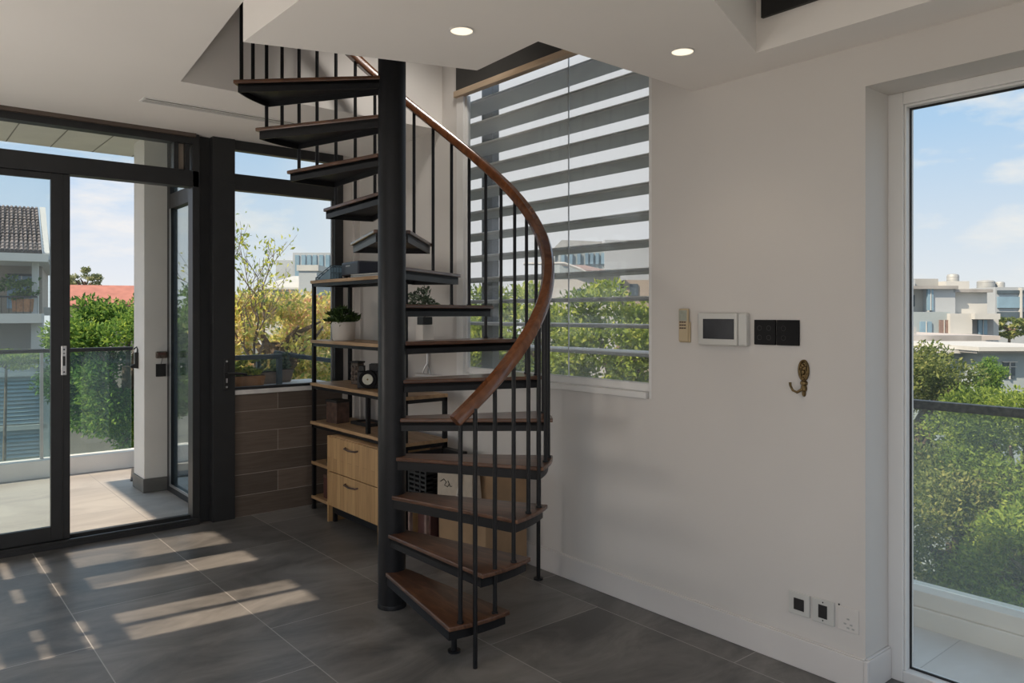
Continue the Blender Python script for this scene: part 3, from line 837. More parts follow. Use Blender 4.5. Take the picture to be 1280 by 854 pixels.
# small stand on the window ledge
g = root('candle_stand', (2.88, 4.37, 1.034), 0, 'small clear glass stand with splayed feet on the window ledge', 'stand')
mb = MB()
for q in (0.4, 2.5, 4.6):
    mb.tube([(0, 0, 0.075), (0.018 * math.cos(q), 0.018 * math.sin(q), 0.05), (0.02 * math.cos(q) if math.cos(q) > 0 else 0.05 * math.cos(q) * 0.4, 0.05 * math.sin(q), 0.004)], 0.004, 8)
mb.tube([(0, 0, 0.07), (0, 0, 0.15)], 0.006, 8)
mb.build('stand', M['alu'], g, smooth=True)

# ---------------------------------------------------------------- boxes stored under the stair, against the wall
def carton(loc, sz, mat, label, name='carton', rz=0.0, flaps=True, group=None):
    g = root(name, loc, rz, label, 'box', group)
    x, y, z = sz[0] / 2, sz[1] / 2, sz[2]
    MB().box((-x, -y, 0), (x, y, z - 0.004)).build('body', mat, g, bevel=0.004)
    mb = MB().box((-x, -y, z - 0.004), (-0.002, y, z)).box((0.002, -y, z - 0.004), (x, y, z))
    mb.build('flap', mat, g)
    MB().box((-0.025, -y - 0.001, z - 0.06), (0.025, -y, z - 0.001)).box((-0.025, -y, z), (0.025, y, z + 0.001)).build('tape', M['strip'], g)
    return g
carton((2.715, 3.54, 0), (0.30, 0.46, 0.30), M['card'], 'large cardboard box on the floor under the stair')
carton((2.745, 3.46, 0.302), (0.25, 0.30, 0.29), M['card'], 'cardboard box on top of the large cardboard box by the wall')
g = root('tote_bag', (2.565, 3.56, 0.302), R(2), 'pale canvas tote bag with a small dark print under the stair', 'bag')
MB().extr([(-0.045, -0.17, 0), (0.045, -0.17, 0), (0.03, -0.155, 0.27), (-0.03, -0.155, 0.27)], (0, 0.33, 0)).build('bag', M['canvas'], g, bevel=0.012)
mb = MB().tube([(-0.033, -0.08, 0.26), (-0.05, -0.07, 0.19), (-0.05, -0.04, 0.10), (-0.048, -0.02, 0.06)], 0.006, 6)
mb.build('strap', M['potw'], g)
pts = [(0.13, 0.165), (0.10, 0.185), (0.075, 0.17), (0.09, 0.15), (0.06, 0.145), (0.045, 0.165), (0.06, 0.18), (0.035, 0.15), (0.02, 0.155)]
mb = MB().tube([(-0.0462 + z * 0.0555, y, z) for y, z in pts], 0.0025, 5)
mb.build('print', M['blackm'], g)
g = root('storage_crate', (2.63, 3.875, 0), 0, 'black perforated crate under the stair behind the column', 'crate')
mb = MB().box((-0.15, -0.10, 0.30), (0.15, 0.10, 0.315))
for i in range(9):
    z = 0.34 + i * 0.028
    mb.box((-0.15, -0.10, z), (-0.102, 0.10, z + 0.014)); mb.box((-0.15, -0.10, z), (0.15, -0.092, z + 0.014))
for y in (-0.10, -0.04, 0.02, 0.086):
    mb.box((-0.151, y, 0.30), (-0.102, y + 0.014, 0.60))
mb.box((0.10, -0.10, 0.3), (0.15, 0.10, 0.6)).box((-0.15, 0.09, 0.3), (0.15, 0.10, 0.6))
mb.build('body', M['blackm'], g)
for x in (-0.15, 0.13):
    for y in (-0.10, 0.08):
        MB().box((x, y, 0), (x + 0.02, y + 0.02, 0.30)).build('leg', M['boxpink'], g)
carton((2.63, 3.875, 0), (0.20, 0.14, 0.24), M['maroon'], 'low maroon box on the floor below the black crate', name='storage_box')

# ---------------------------------------------------------------- on the right wall
XW = 2.9
g = root('remote_control', (XW, 2.215, 1.315), 0, 'yellowed air conditioner remote control in a wall holder', 'remote')
MB().box((-0.012, -0.031, 0), (0, 0.031, 0.095)).build('holder', M['yellowp'], g, bevel=0.004)
MB().box((-0.022, -0.026, 0.004), (-0.006, 0.026, 0.158)).build('body', M['yellowp'], g, bevel=0.005)
MB().box((-0.0225, -0.022, 0.10), (-0.0215, 0.022, 0.15)).build('display', M['lcd'], g)
mb = MB()
for i, z in enumerate((0.092, 0.078, 0.064)):
    for y in (-0.017, -0.004, 0.009):
        mb.box((-0.0235, y, z), (-0.0215, y + 0.010, z + 0.006))
mb.build('keypad', M['boxbrown'], g)
g = root('intercom_monitor', (XW, 2.0, 1.38), 0, 'white wall intercom monitor with a dark screen', 'intercom')
MB().box((-0.028, -0.080, -0.073), (0, 0.128, 0.073)).build('casing', M['plastic'], g, bevel=0.006)
MB().box((-0.030, -0.128, -0.073), (0, -0.083, 0.073)).build('handset', M['plastic'], g, bevel=0.008)
MB().box((-0.0295, -0.065, -0.044), (-0.027, 0.098, 0.046)).build('screen', M['screen'], g, bevel=0.001)
for y, lab in ((1.797, 'left black glass light switch with four touch rings'), (1.691, 'right black glass light switch with two touch rings')):
    g = root('light_switch', (XW, y, 1.37), 0, lab + ' beside the intercom' if 'left' in lab else lab + ' above the brass hook', 'switch')
    MB().box((-0.010, -0.0505, -0.053), (0, 0.0505, 0.053)).build('plate', M['black'], g, bevel=0.002)
    for yy in ((-0.02, 0.024) if y > 1.75 else (0.018,)):
        for zz in (0.018, -0.022):
            pts = [(-0.0105, yy + 0.010 * math.cos(q_), zz + 0.010 * math.sin(q_)) for q_ in [i * math.pi / 8 for i in range(17)]]
            MB().tube(pts, 0.0009, 5).build('touch_ring', M['ring'], g)
# ornate brass hook
g = root('coat_hook', (XW, 1.622, 1.20), 0, 'ornate antique brass coat hook on the white wall', 'hook')
mb = MB()
def xdisc(mb, y, z, ry, rz, x0, x1, n=24, dome=True):
    prof = [(1.0, x0), (0.92, x0 + (x1 - x0) * 0.6), (0.6, x1), (0.02, x1)]
    k0 = len(mb.v)
    mb.lathe(prof, (0, 0, 0), n)
    mb.v[k0:] = [(-h, y + a * ry, z + b_ * rz) for a, b_, h in mb.v[k0:]]
xdisc(mb, 0, 0.018, 0.023, 0.044, 0, 0.006)
mb.tube([(-0.007, 0.020 * math.cos(q), 0.018 + 0.040 * math.sin(q)) for q in [i * math.pi / 14 for i in range(29)]], 0.0042, 8)
mb.tube([(-0.008, 0.013 * math.cos(q), 0.010 + 0.024 * math.sin(q)) for q in [i * math.pi / 10 for i in range(21)]], 0.003, 8)
xdisc(mb, 0, 0.010, 0.009, 0.012, 0.006, 0.014, 16)
for i in range(8):
    q = i * math.pi / 4
    xdisc(mb, 0.0145 * math.cos(q), 0.012 + 0.026 * math.sin(q), 0.005, 0.007, 0.004, 0.011, 10)
mb.build('rose', M['brass'], g, smooth=True)
mb = MB()
xdisc(mb, 0, -0.034, 0.016, 0.012, 0, 0.012); xdisc(mb, 0, -0.055, 0.013, 0.018, 0, 0.013); xdisc(mb, 0, -0.076, 0.008, 0.014, 0, 0.010)
mb.tube([(-0.010, 0.002, -0.058), (-0.022, 0.020, -0.072), (-0.030, 0.034, -0.064), (-0.033, 0.042, -0.045), (-0.032, 0.044, -0.032)], [0.006, 0.0055, 0.005, 0.005, 0.006], 10)
mb.build('hook', M['brass'], g, smooth=True)
# outlets
g = root('wall_outlet', (XW, 1.641, 0.26), 0, 'first wall outlet from the column, square grey plate with dark socket', 'outlet', 'outlets above the skirting')
g['label'] = 'wall outlet with a wide dark square socket, farthest from the tall window'
MB().box((-0.008, -0.046, -0.046), (0, 0.046, 0.046)).build('plate', M['plastic'], g, bevel=0.003)
MB().box((-0.010, -0.022, -0.025), (-0.007, 0.022, 0.022)).build('socket', M['blackm'], g)
g = root('wall_outlet', (XW, 1.538, 0.26), 0, 'wall outlet with a narrow dark socket and small holes, second from the tall window', 'outlet', 'outlets above the skirting')
MB().box((-0.009, -0.046, -0.048), (0, 0.046, 0.048)).build('plate', M['plastic'], g, bevel=0.003)
MB().box((-0.011, -0.018, -0.026), (-0.008, 0.018, 0.026)).build('socket', M['blackm'], g)
for zz in (-0.035, 0.037):
    MB().lathe([(0.003, -0.010), (0.003, -0.0085)], (0, 0, zz), 10, 'x').build('screw', M['blackm'], g)
g = root('wall_outlet', (XW, 1.437, 0.26), 0, 'blank painted over wall plate nearest the tall window', 'outlet', 'outlets above the skirting')
MB().box((-0.005, -0.042, -0.05), (0, 0.042, 0.045)).build('plate', M['wall'], g, bevel=0.003)
mb = MB()
for yy, zz in ((-0.012, -0.02), (0.012, -0.02), (-0.02, -0.034), (0.0, -0.034), (0.0, 0.0)):
    mb.box((-0.0065, yy - 0.005, zz - 0.003), (-0.0045, yy + 0.005, zz + 0.003))
mb.build('slot', M['plasticd'], g)
MB().lathe([(0.0035, -0.007), (0.0035, -0.0045)], (0, 0.036, 0.048), 10, 'x').build('screw', M['blackm'], g)

# ---------------------------------------------------------------- ceiling: downlights and slot diffuser
def downlight(x, y, z, label, power):
    g = root('downlight', (x, y, z), 0, label, 'ceiling light', 'recessed downlights')
    MB().lathe([(0.047, -0.0005), (0.049, -0.004), (0.043, -0.005), (0.041, -0.002)], n=32).build('trim_ring', M['white'], g, smooth=True)
    MB().lathe([(0.001, -0.003), (0.041, -0.0025)], n=32, cap=False).build('diffuser', M['lamp'], g)
    l = bpy.data.lights.new('downlight_lamp', 'SPOT')
    l.energy = power; l.color = (1.0, 0.80, 0.58); l.spot_size = R(110); l.spot_blend = 0.8; l.shadow_soft_size = 0.04
    lo = bpy.data.objects.new('downlight_lamp', l)
    lo.location = (x, y, z - 0.02)
    C.objects.link(lo)
t1 = at(577, 38, 1.07 * F / (HZ - 38)); t2 = at(853, 64, 1.03 * F / (HZ - 64))
downlight(t1.x, t1.y, 2.52, 'lit round downlight in the landing soffit above the stair', 14)
downlight(t2.x, t2.y, 2.48, 'lit round downlight in the ceiling by the plain white wall', 3)
g = root('ceiling_diffuser', (1.75, 4.70, ZC), 0, 'long slot air diffuser in the ceiling near the bay window', 'vent')
MB().box((-0.60, -0.055, -0.006), (0.60, -0.042, 0)).box((-0.60, 0.042, -0.006), (0.60, 0.055, 0)).box((-0.60, -0.042, -0.006), (-0.585, 0.042, 0)).box((0.585, -0.042, -0.006), (0.60, 0.042, 0)).build('frame', M['white'], g, bevel=0.002)
MB().box((-0.585, -0.012, -0.004), (0.585, 0.004, -0.001)).box((-0.585, 0.02, -0.005), (0.585, 0.026, -0.001)).build('blade', M['white'], g)
MB().box((-0.585, -0.042, -0.0012), (0.585, 0.042, -0.0004)).build('slot', plain('diffuser slot', (0.16, 0.145, 0.13), 0.7), g)

# ---------------------------------------------------------------- balcony beyond the sliding door
box('balcony_floor', (-4.5, 5.55, -0.3), (3.3, 7.95, -0.002), M['bfloor'], kind='structure')
box('balcony_curb', (-4.5, 7.80, -0.002), (3.3, 7.97, 0.155), M['bwhite'], bevel=0.006, kind='structure')
sf = root('balcony_soffit', (0, 6.6, 2.9), kind='structure')
W(MB().box((-1.7, 5.56, 2.88), (1.87, 7.55, 3.05)), 'boards', M['soffit'], sf)
mb = MB()
for i in range(11):
    x = -1.44 + 0.32 * i
    mb.box((x, 5.6, 2.877), (x + 0.008, 7.54, 2.881))
W(mb, 'joint', M['joint'], sf)
cl = root('column_balcony', (1.74, 6.78, 0), kind='structure')
W(MB().box((1.64, 6.62, 0.11), (1.845, 6.94, 2.88)), 'shaft', M['bwhite'], cl, bevel=0.004)
W(MB().box((1.632, 6.612, 0), (1.85, 6.95, 0.11)), 'base_skirting', M['skirt'], cl, bevel=0.002)

def railing(name, label, x0, x1, y, ztop, zb, posts, glassm, group=None):
    g = root(name, ((x0 + x1) / 2, y, zb), 0, label, 'railing')
    W(MB().box((x0, y - 0.028, ztop - 0.035), (x1, y + 0.028, ztop)), 'handrail', M['frame'], g, bevel=0.008)
    xs = sorted([x0] + posts + [x1])
    for i in range(len(xs) - 1):
        W(MB().box((xs[i] + 0.012, y - 0.006, zb + 0.01), (xs[i + 1] - 0.012, y + 0.006, ztop - 0.035)), 'glass_panel', M['railglass'], g)
    for x in posts:
        W(MB().box((x - 0.012, y - 0.02, zb), (x + 0.012, y + 0.02, ztop - 0.035)), 'clamp', M['alu'], g)
    return g
railing('balcony_railing', 'dark handrail and glass balustrade of the balcony beyond the sliding door', -4.4, 1.85, 7.88, 1.135, 0.155, [-2.6, -1.1, 0.40, 1.105], M['railglass'])
g = root('rail_clamp', (1.64, 6.80, 1.10), 0, 'black clamp hanging on the white balcony column where the handrail ends', 'clamp')
MB().tube([(-0.035, 0, 0.055), (-0.012, 0, 0.075), (-0.006, 0, 0.05), (-0.010, 0, 0.02)], 0.006, 8).build('cable', M['blackm'], g, smooth=True)
MB().box((-0.028, -0.014, -0.085), (0, 0.014, 0.03)).build('grip', M['blackm'], g, bevel=0.004)
MB().extr([(-0.062, -0.012, -0.095), (0.0, -0.012, -0.105), (0.0, -0.012, -0.085), (-0.03, -0.012, -0.065), (-0.062, -0.012, -0.080)], (0, 0.024, 0)).build('jaw', M['blackm'], g, bevel=0.003)

g = root('wall_hook', (1.765, 6.62, 1.10), 0, 'brown key hook with black tag on the white balcony column', 'hook')
MB().box((-0.04, -0.035, -0.015), (0.045, 0, 0.04)).build('bracket', M['carve'], g, bevel=0.008)
MB().box((-0.028, -0.04, 0.012), (0.03, -0.034, 0.03)).build('slot', M['maroon'], g, bevel=0.002)
MB().tube([(0.01, -0.02, -0.012), (0.0, -0.012, -0.065)], 0.002, 6).build('cord', M['blackm'], g)
MB().box((-0.038, -0.014, -0.165), (0.038, -0.002, -0.062)).build('tag', M['blackm'], g, bevel=0.002)
g = root('doormat', (1.93, 7.40, 0), R(-14), 'dark grey doormat on the balcony floor behind the column', 'mat')
MB().box((-0.20, -0.30, 0), (0.30, 0.28, 0.012)).build('mat', M['rubber'], g, bevel=0.004)

# railing box and planters on the bay sill
g = root('sill_railing', (2.3, 5.8, 0.905), 0, 'blue grey metal guard rail on the bay sill around the planters', 'railing')
mb = MB().box((1.90, 5.60, 1.105), (2.37, 5.64, 1.14))
W(mb, 'handrail', M['bluegrey'], g, bevel=0.003)
W(MB().box((2.335, 5.60, 0.905), (2.37, 5.64, 1.105)), 'post', M['bluegrey'], g, bevel=0.003)
W(MB().box((2.29, 5.90, 0.905), (2.325, 5.93, 1.10)), 'post', M['bluegrey'], g, bevel=0.003)
W(MB().box((1.985, 5.61, 0.905), (2.0, 5.63, 1.105)), 'post', M['bluegrey'], g)
W(MB().tube([(2.45, 5.95, 1.135), (2.62, 5.80, 1.10), (2.80, 5.62, 1.07)], 0.02, 6), 'handrail', M['bluegrey'], g)
def planter(x, y, sx, sy, h, mat, label, leaf, n, size, seed, fl=1.12, ph=0.12):
    g = root('planter', (x, y, 0.905), 0, label, 'planter', 'planters on the bay sill')
    b0 = [(-sx, -sy), (sx, -sy), (sx, sy), (-sx, sy)]
    mb = MB()
    vs = [(a, b_, 0) for a, b_ in b0] + [(a * fl, b_ * fl, h) for a, b_ in b0]
    mb.add(vs, [(3, 2, 1, 0), (4, 5, 6, 7), (0, 1, 5, 4), (1, 2, 6, 5), (2, 3, 7, 6), (3, 0, 4, 7)])
    mb.build('tub', mat, g, bevel=0.005)
    MB().box((-sx * fl * 0.92, -sy * fl * 0.92, h), (sx * fl * 0.92, sy * fl * 0.92, h + 0.004)).build('soil', M['soil'], g)
    p, nr = bush_points(n, (0, 0, h + ph * 0.5), (sx * 1.05, sy * 1.2, ph), 14, 0.4, seed, 0.4)
    leaves_mesh('foliage', p, nr, size, leaf, g, 0.5, seed, 0.6)
planter(2.115, 5.70, 0.125, 0.06, 0.075, M['terra'], 'terracotta planter with yellow green leaves on the bay sill', LEAF['yellow'], 500, 0.05, 11, ph=0.10)
planter(2.31, 5.78, 0.10, 0.06, 0.09, M['browntub'], 'grey brown planter with sparse leaves behind the terracotta planter', LEAF['pale'], 160, 0.045, 12, ph=0.09)
planter(2.46, 5.86, 0.065, 0.06, 0.10, M['browntub'], 'flared brown pot with grey green succulent leaves on the bay sill', LEAF['sage'], 260, 0.04, 13, 1.3, ph=0.10)

# balcony outside the tall right window
box('bounce_floor_left', (-3.2, -4.0, -0.3), (XL, 5.55, -0.004), M['bwhite'], kind='structure')  # unseen pale slab added to bounce daylight up to the ceiling
box('balcony_floor_right', (3.17, -1.6, -0.3), (3.72, 6.0, -0.004), M['rfloor'], kind='structure')
cu = MB().box((3.70, -1.6, -0.3), (3.86, 6.0, 0.085)).box((3.715, -1.6, 0.085), (3.86, 6.0, 0.16))
cu.build('balcony_curb_right', M['cream'], bevel=0.005, kind='structure')
g = root('balcony_railing', (3.79, 1.5, 0.16), 0, 'dark handrail and hazy glass balustrade outside the tall right window', 'railing')
W(MB().box((3.765, -1.6, 1.0), (3.815, 1.95, 1.04)), 'handrail', plain('weathered handrail', (0.075, 0.07, 0.06), 0.5, var=0.5, scale=40), g, bevel=0.004)
W(MB().box((3.784, -1.6, 0.165), (3.796, 1.93, 1.0)), 'glass_panel', glass('hazy balustrade glass', (0.95, 0.98, 0.96), 0.08, (0.80, 0.86, 0.84), 0.04), g)
W(MB().box((3.765, 1.93, 0.16), (3.81, 1.97, 1.04)), 'post', M['alu'], g)

# ---------------------------------------------------------------- outside: ground, houses, trees
GZ = -8.0
MB().box((-160, -120, GZ - 0.5), (200, 240, GZ)).build('ground', M['ground'], kind='structure')
def facing(px, D, dz=GZ):
    p = at(px, HZ, D); return (p.x, p.y, dz)
RZC = -YAW
def q(px, py, D, px0):
    """local (x, z) inside a camera-facing building whose root stands under column px0 at depth D"""
    return ((px - px0) * D / F, EYE + (HZ - py) * D / F - GZ)

# neighbour house on the left
D = 15.0
HR = R(30)
g = root('neighbour_house', facing(0, D), RZC + HR, 'white neighbour house with a grey brown tiled roof beyond the balcony', 'house')
def hb(g, D, name, mat, x0, y0, x1, y1, d0, d1, px0=0, bevel=0.0, parent=None):
    a = q(x0, y1, D, px0); b_ = q(x1, y0, D, px0)
    if px0 == 0:
        a = (a[0] * 0.84, a[1]); b_ = (b_[0] * 0.84, b_[1])
    return MB().box((a[0], d0, a[1]), (b_[0], d1, b_[1])).build(name, mat, parent or g, bevel=bevel)
hb(g, D, 'wall', M['htan'], -110, 326, 50, 395, 1.5, 6)
hb(g, D, 'wall', M['hgrey'], -110, 395, 42, 470, 0.9, 6)
hb(g, D, 'wall', M['hwhite'], -110, 455, 62, 920, 0.2, 6)
hb(g, D, 'eave', M['hwhite'], -110, 317, 62, 327, -0.35, 6)
hb(g, D, 'pillar', M['hwhite'], 40, 327, 48, 393, 0.0, 0.5)
hb(g, D, 'pillar', M['hwhite'], 39, 404, 54, 460, 0.0, 0.8)
hb(g, D, 'balcony_slab', M['hwhite'], -110, 392, 53, 404, -0.3, 1.5)
hb(g, D, 'wall', M['hwhite'], 48, 383, 62, 395, 2.5, 3)
wn = hb(g, D, 'window', M['windb'], 2, 339, 38, 385, 1.40, 1.52)
hb(g, D, 'window_frame', M['hwhite'], 21, 341, 22.5, 385, 1.36, 1.42, parent=wn)
hb(g, D, 'window_frame', M['frame'], 2, 338, 38, 341, 1.36, 1.42, parent=wn)
mb = MB()
a0 = q(-92, 371, D, 0); a1 = q(40, 371, D, 0)
mb.tube([(a0[0], -0.1, a0[1]), (a1[0], -0.1, a1[1])], 0.02, 6)
for i in range(22):
    x = a1[0] - 0.12 * i
    mb.box((x - 0.004, -0.104, q(0, 392, D, 0)[1]), (x + 0.004, -0.096, a1[1]))
mb.build('balcony_guard', M['frame'], g)
hb(g, D, 'window_frame', M['hwhite'], -60, 466, 60, 472, 0.05, 0.25)
hb(g, D, 'window_frame', M['hwhite'], 50, 466, 62, 580, 0.05, 0.25)
hb(g, D, 'window_frame', M['hwhite'], -60, 534, 60, 540, 0.05, 0.25)
for r0, r1 in ((473, 534), (541, 580)):
    sh_ = MB()
    n_ = int((r1 - r0) / 5)
    for i in range(n_):
        a = q(-50, r0 + 5 * i, D, 0); b_ = q(42, r0 + 5 * i + 4, D, 0)
        sh_.extr([(a[0], 0.16, a[1]), (a[0], 0.20, a[1]), (a[0], 0.14, b_[1]), (a[0], 0.10, b_[1])], (b_[0] - a[0], 0, 0))
    sh_.build('shutter', M['shutter'], g)
# tiled roof, gable wall on its right
ze = q(0, 318, D, 0)[1]; zr = EYE + (392 - 263) * (D + 2.2) / F - GZ
x_e = q(54.5, 318, D, 0)[0] * 0.84; x_r = x_e - 0.16
sl = math.hypot(2.5, zr - ze); ang = math.atan2(zr - ze, 2.5)
rf = MB().add([(-2.4, 0, 0), (x_e, 0, 0), (x_r, sl, 0), (-2.4, sl, 0), (-2.4, 0, 0.05), (x_e, 0, 0.05), (x_r, sl, 0.05), (-2.4, sl, 0.05)],
              [(3, 2, 1, 0), (4, 5, 6, 7), (0, 1, 5, 4), (1, 2, 6, 5), (2, 3, 7, 6), (3, 0, 4, 7)])
for i in range(34):      # courses of barrel tiles
    for r_ in range(15):
        x = x_e - 0.04 - 0.078 * i
        if x < -1.9: break
        y0_, y1_ = sl * r_ / 15, sl * (r_ + 1.12) / 15
        dx = (x_e - x_r) * y0_ / sl
        rf.tube([(x - dx, y0_, 0.075), (x - dx, min(y1_, sl), 0.052)], [0.036, 0.029], 6)
ro = rf.build('tiled_roof', M['rooftile'], g)
ro.location = (0, -0.3, ze); ro.rotation_euler = (ang, 0, 0)
gb = MB().extr([(x_e + 0.02, -0.35, ze - 0.02), (x_e + 0.12, -0.35, ze - 0.02), (x_r + 0.14, 2.2, zr + 0.02), (x_r + 0.03, 2.2, zr + 0.02)], (0, 0.02, 0.06))
gb.extr([(x_e + 0.02, -0.35, ze - 0.1), (x_e + 0.02, 2.2, ze - 0.1), (x_r + 0.03, 2.2, zr)], (0.1, 0, 0))
gb.build('gable_edge', M['hwhite'], g)
# planter on its balcony
p0 = at(20, 391, D)
g2 = root('planter', (p0.x, p0.y, p0.z + 0.02), RZC, 'orange brown basket planter on the neighbour balcony', 'planter')
MB().extr([(-0.17, 0.15, 0), (0.16, 0.15, 0), (0.18, 0.15, 0.26), (-0.19, 0.15, 0.26)], (0, 0.25, 0)).build('basket', M['terra'], g2)
pts, nr = bush_points(700, (-0.18, 0.3, 0.50), (0.42, 0.3, 0.30), 20, 0.35, 21)
leaves_mesh('foliage', pts, nr, 0.09, LEAF['green'], g2, 0.5, 21)

# far red roof, far tree
D = 42.0
g = root('red_roof_house', facing(120, D), RZC + R(26), 'distant house with a long red roof above the green tree', 'house')
MB().extr([(-1.6, 0, 9.9), (3.4, 0, 9.9), (3.4, 3, 11.0), (-1.6, 3, 11.0)], (0, 0.1, 0.12)).build('roof', M['redroof'], g)
MB().box((-1.5, 0.4, 0), (3.3, 6, 9.95)).build('wall', M['htan'], g)
MB().box((-1.55, 0.33, 8.2), (-0.9, 0.42, 9.2)).build('window', M['wind'], g)

# blue tower and white roof seen from the bay window
D = 120.0
g = root('office_tower', facing(386, D), RZC, 'pale blue office tower on the skyline through the bay window', 'building')
def qq(px, py): return q(px, py, 120.0, 386)
a = qq(366, 345); b_ = qq(428, 316)
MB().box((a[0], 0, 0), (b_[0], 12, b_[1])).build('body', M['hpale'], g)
mb = MB()
for x in (369, 377, 384, 391, 399, 407, 415):
    p_, r_ = qq(x, 344), qq(x + 5, 319)
    mb.box((p_[0], -0.15, p_[1] - 4), (r_[0], 0.1, r_[1]))
mb.build('window', M['windb'], g)
a = qq(330, 348); b_ = qq(364, 322)
MB().box((a[0], 6, 0), (b_[0], 16, b_[1])).build('body', M['hpale'], g)
g = root('warehouse', facing(360, 60.0), RZC, 'white low roofed warehouse beyond the autumn tree', 'building')
a = q(322, 362, 60.0, 360); b_ = q(378, 342, 60.0, 360)
MB().box((a[0], 0, 0), (b_[0], 10, a[1])).build('wall', M['hwhite'], g)
MB().extr([(a[0] - 0.2, -0.3, a[1]), (b_[0] + 0.2, -0.3, a[1]), (b_[0], 7, b_[1]), (a[0] + 0.8, 7, b_[1])], (0, 0, 0.15)).build('roof', M['hwhite'], g)
a = q(378, 350, 60.0, 360); b_ = q(400, 334, 60.0, 360)
MB().box((a[0], -1, 0), (b_[0], 8, b_[1])).build('tower', M['hpale'], g)
MB().box((a[0] - 0.15, -1.1, b_[1] - 0.35), (b_[0] + 0.15, 8.1, b_[1] + 0.1)).build('cornice', M['hwhite'], g)

# buildings through the tall right window
D = 42.0
P0 = 1200
def build_block(label, name, px0, D):
    return root(name, facing(px0, D), RZC, label, 'building')
g = build_block('white apartment block with rooftop rooms on the skyline, right window', 'apartment_block', P0, D)
def hb2(name, mat, x0, y0, x1, y1, d0, d1, parent=None):
    return hb(g, D, name, mat, x0, y0, x1, y1, d0, d1, P0, parent=parent)
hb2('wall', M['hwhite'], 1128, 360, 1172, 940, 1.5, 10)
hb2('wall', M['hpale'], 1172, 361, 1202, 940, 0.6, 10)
hb2('wall', M['hwhite'], 1200, 364, 1248, 940, 1.0, 10)
hb2('cornice', M['hstain'], 1128, 357, 1202, 361, 0.3, 10)
hb2('cornice', M['hstain'], 1200, 361, 1250, 365, 0.6, 10)
hb2('rooftop_room', M['hpale'], 1140, 346, 1180, 358, 3, 9)
hb2('rooftop_room', M['windb'], 1142, 347, 1164, 357, 2.9, 3.1)
hb2('rooftop_room', M['hgrey'], 1180, 345, 1216, 359, 3.4, 9)
hb2('rooftop_room', M['hwhite'], 1216, 349, 1247, 363, 2.6, 9)
hb2('wall', M['hblue'], 1128, 390, 1180, 940, -0.6, 2)
hb2('wall', M['hwhite'], 1176, 392, 1203, 940, -0.9, 2)
hb2('wall', M['hstain'], 1203, 398, 1236, 940, -0.4, 2)
hb2('wall', M['hwhite'], 1229, 398, 1247, 940, -0.1, 2)
hb2('ledge', M['hwhite'], 1202, 392, 1233, 399, -1.2, 1)
hb2('ledge', M['hstain'], 1128, 417, 1206, 421, -1.4, 1)
for x0, y0, x1, y1, d, mm in ((1152, 368, 1160, 383, 1.45, 'wind'), (1166, 361, 1173, 388, 0.55, 'windb'), (1142, 402, 1156, 416, -0.65, 'windb'), (1166, 400, 1176, 416, -0.65, 'boxpink'), (1216, 400, 1227, 418, -0.45, 'windb'), (1233, 393, 1236, 399, 0.95, 'wind'), (1240, 393, 1246, 399, 0.95, 'wind')):
    wn = hb2('window', M[mm], x0, y0, x1, y1, d - 0.06, d + 0.1)
    hb2('window_frame', M['hwhite'], (x0 + x1) / 2 - 0.4, y0, (x0 + x1) / 2 + 0.4, y1, d - 0.1, d, parent=wn)
def tank(px, y0, y1, w_, D, label):
    p_ = at(px, y1, D); h_ = (y1 - y0) * D / F; r_ = w_ * D / F / 2
    g_ = root('water_tank', (p_.x + 3.5 * S_, p_.y + 3.5 * C_, p_.z), 0, label, 'tank', 'rooftop water tanks')
    MB().lathe([(r_, 0), (r_, h_ * 0.8), (r_ * 0.85, h_ * 0.93), (r_ * 0.2, h_)], n=20).build('tank', M['tank'], g_, smooth=True)
    mb = MB()
    for z in (0.15, 0.4, 0.65):
        mb.lathe([(r_ * 1.02, h_ * z), (r_ * 1.02, h_ * z + h_ * 0.04)], n=20)
    mb.build('band', M['hgrey'], g_)
tank(1161, 339, 349, 18, 42, 'flat grey water tank on the left of the white apartment block roof')
tank(1237, 338, 353, 15, 42, 'tall cylindrical water tank on the right of the white apartment block roof')
g = build_block('glass fronted office block at the right edge of the skyline', 'office_block', 1275, 70.0)
D = 70.0; P0 = 1275
hb2('wall', M['hpale'], 1244, 359, 1330, 930, 0, 12)
for y0, y1 in ((363, 367), (371, 385), (390, 398)):
    hb2('window', M['wind'] if y0 != 371 else M['windb'], 1246, y0, 1330, y1, -0.2, 0.1)
hb2('mullion', M['hwhite'], 1273, 360, 1274.5, 400, -0.4, 0)
tank(1262, 348, 359, 21, 70, 'wide domed water tank on the glass fronted office block')
tank(1280, 350, 359, 12, 70, 'narrow domed water tank on the glass fronted office block')
D = 26.0; P0 = 1240
g = build_block('low pale blue house with a flat roof behind the trees, right window', 'blue_house', P0, D)
hb2('wall', M['hblue'], 1228, 440, 1340, 900, 0, 6)
hb2('wall', M['hblue'], 1196, 441, 1228, 900, 1.2, 6)
hb2('eave', M['hwhite'], 1210, 433, 1340, 438, -0.6, 6)
hb2('fascia', M['hstain'], 1212, 438, 1340, 441, -0.4, 6)
hb2('eave', M['hwhite'], 1190, 439, 1233, 443, 0.6, 6)
hb2('wall', M['hwhite'], 1110, 425, 1215, 440, 5, 9)
hb2('parapet', M['hstain'], 1215, 425, 1340, 436, 5, 6)
rp = MB(); a = q(1215, 425, D, P0); b_ = q(1330, 408, D + 9, P0)
rp.box((a[0], 5.5, a[1] - 0.2), (a[0] + 4.5, 14, a[1] - 0.02)).build('flat_roof', M['roofflat'], g)
hb2('roof_vent', M['tank'], 1263, 413, 1272, 424, 6.5, 7)
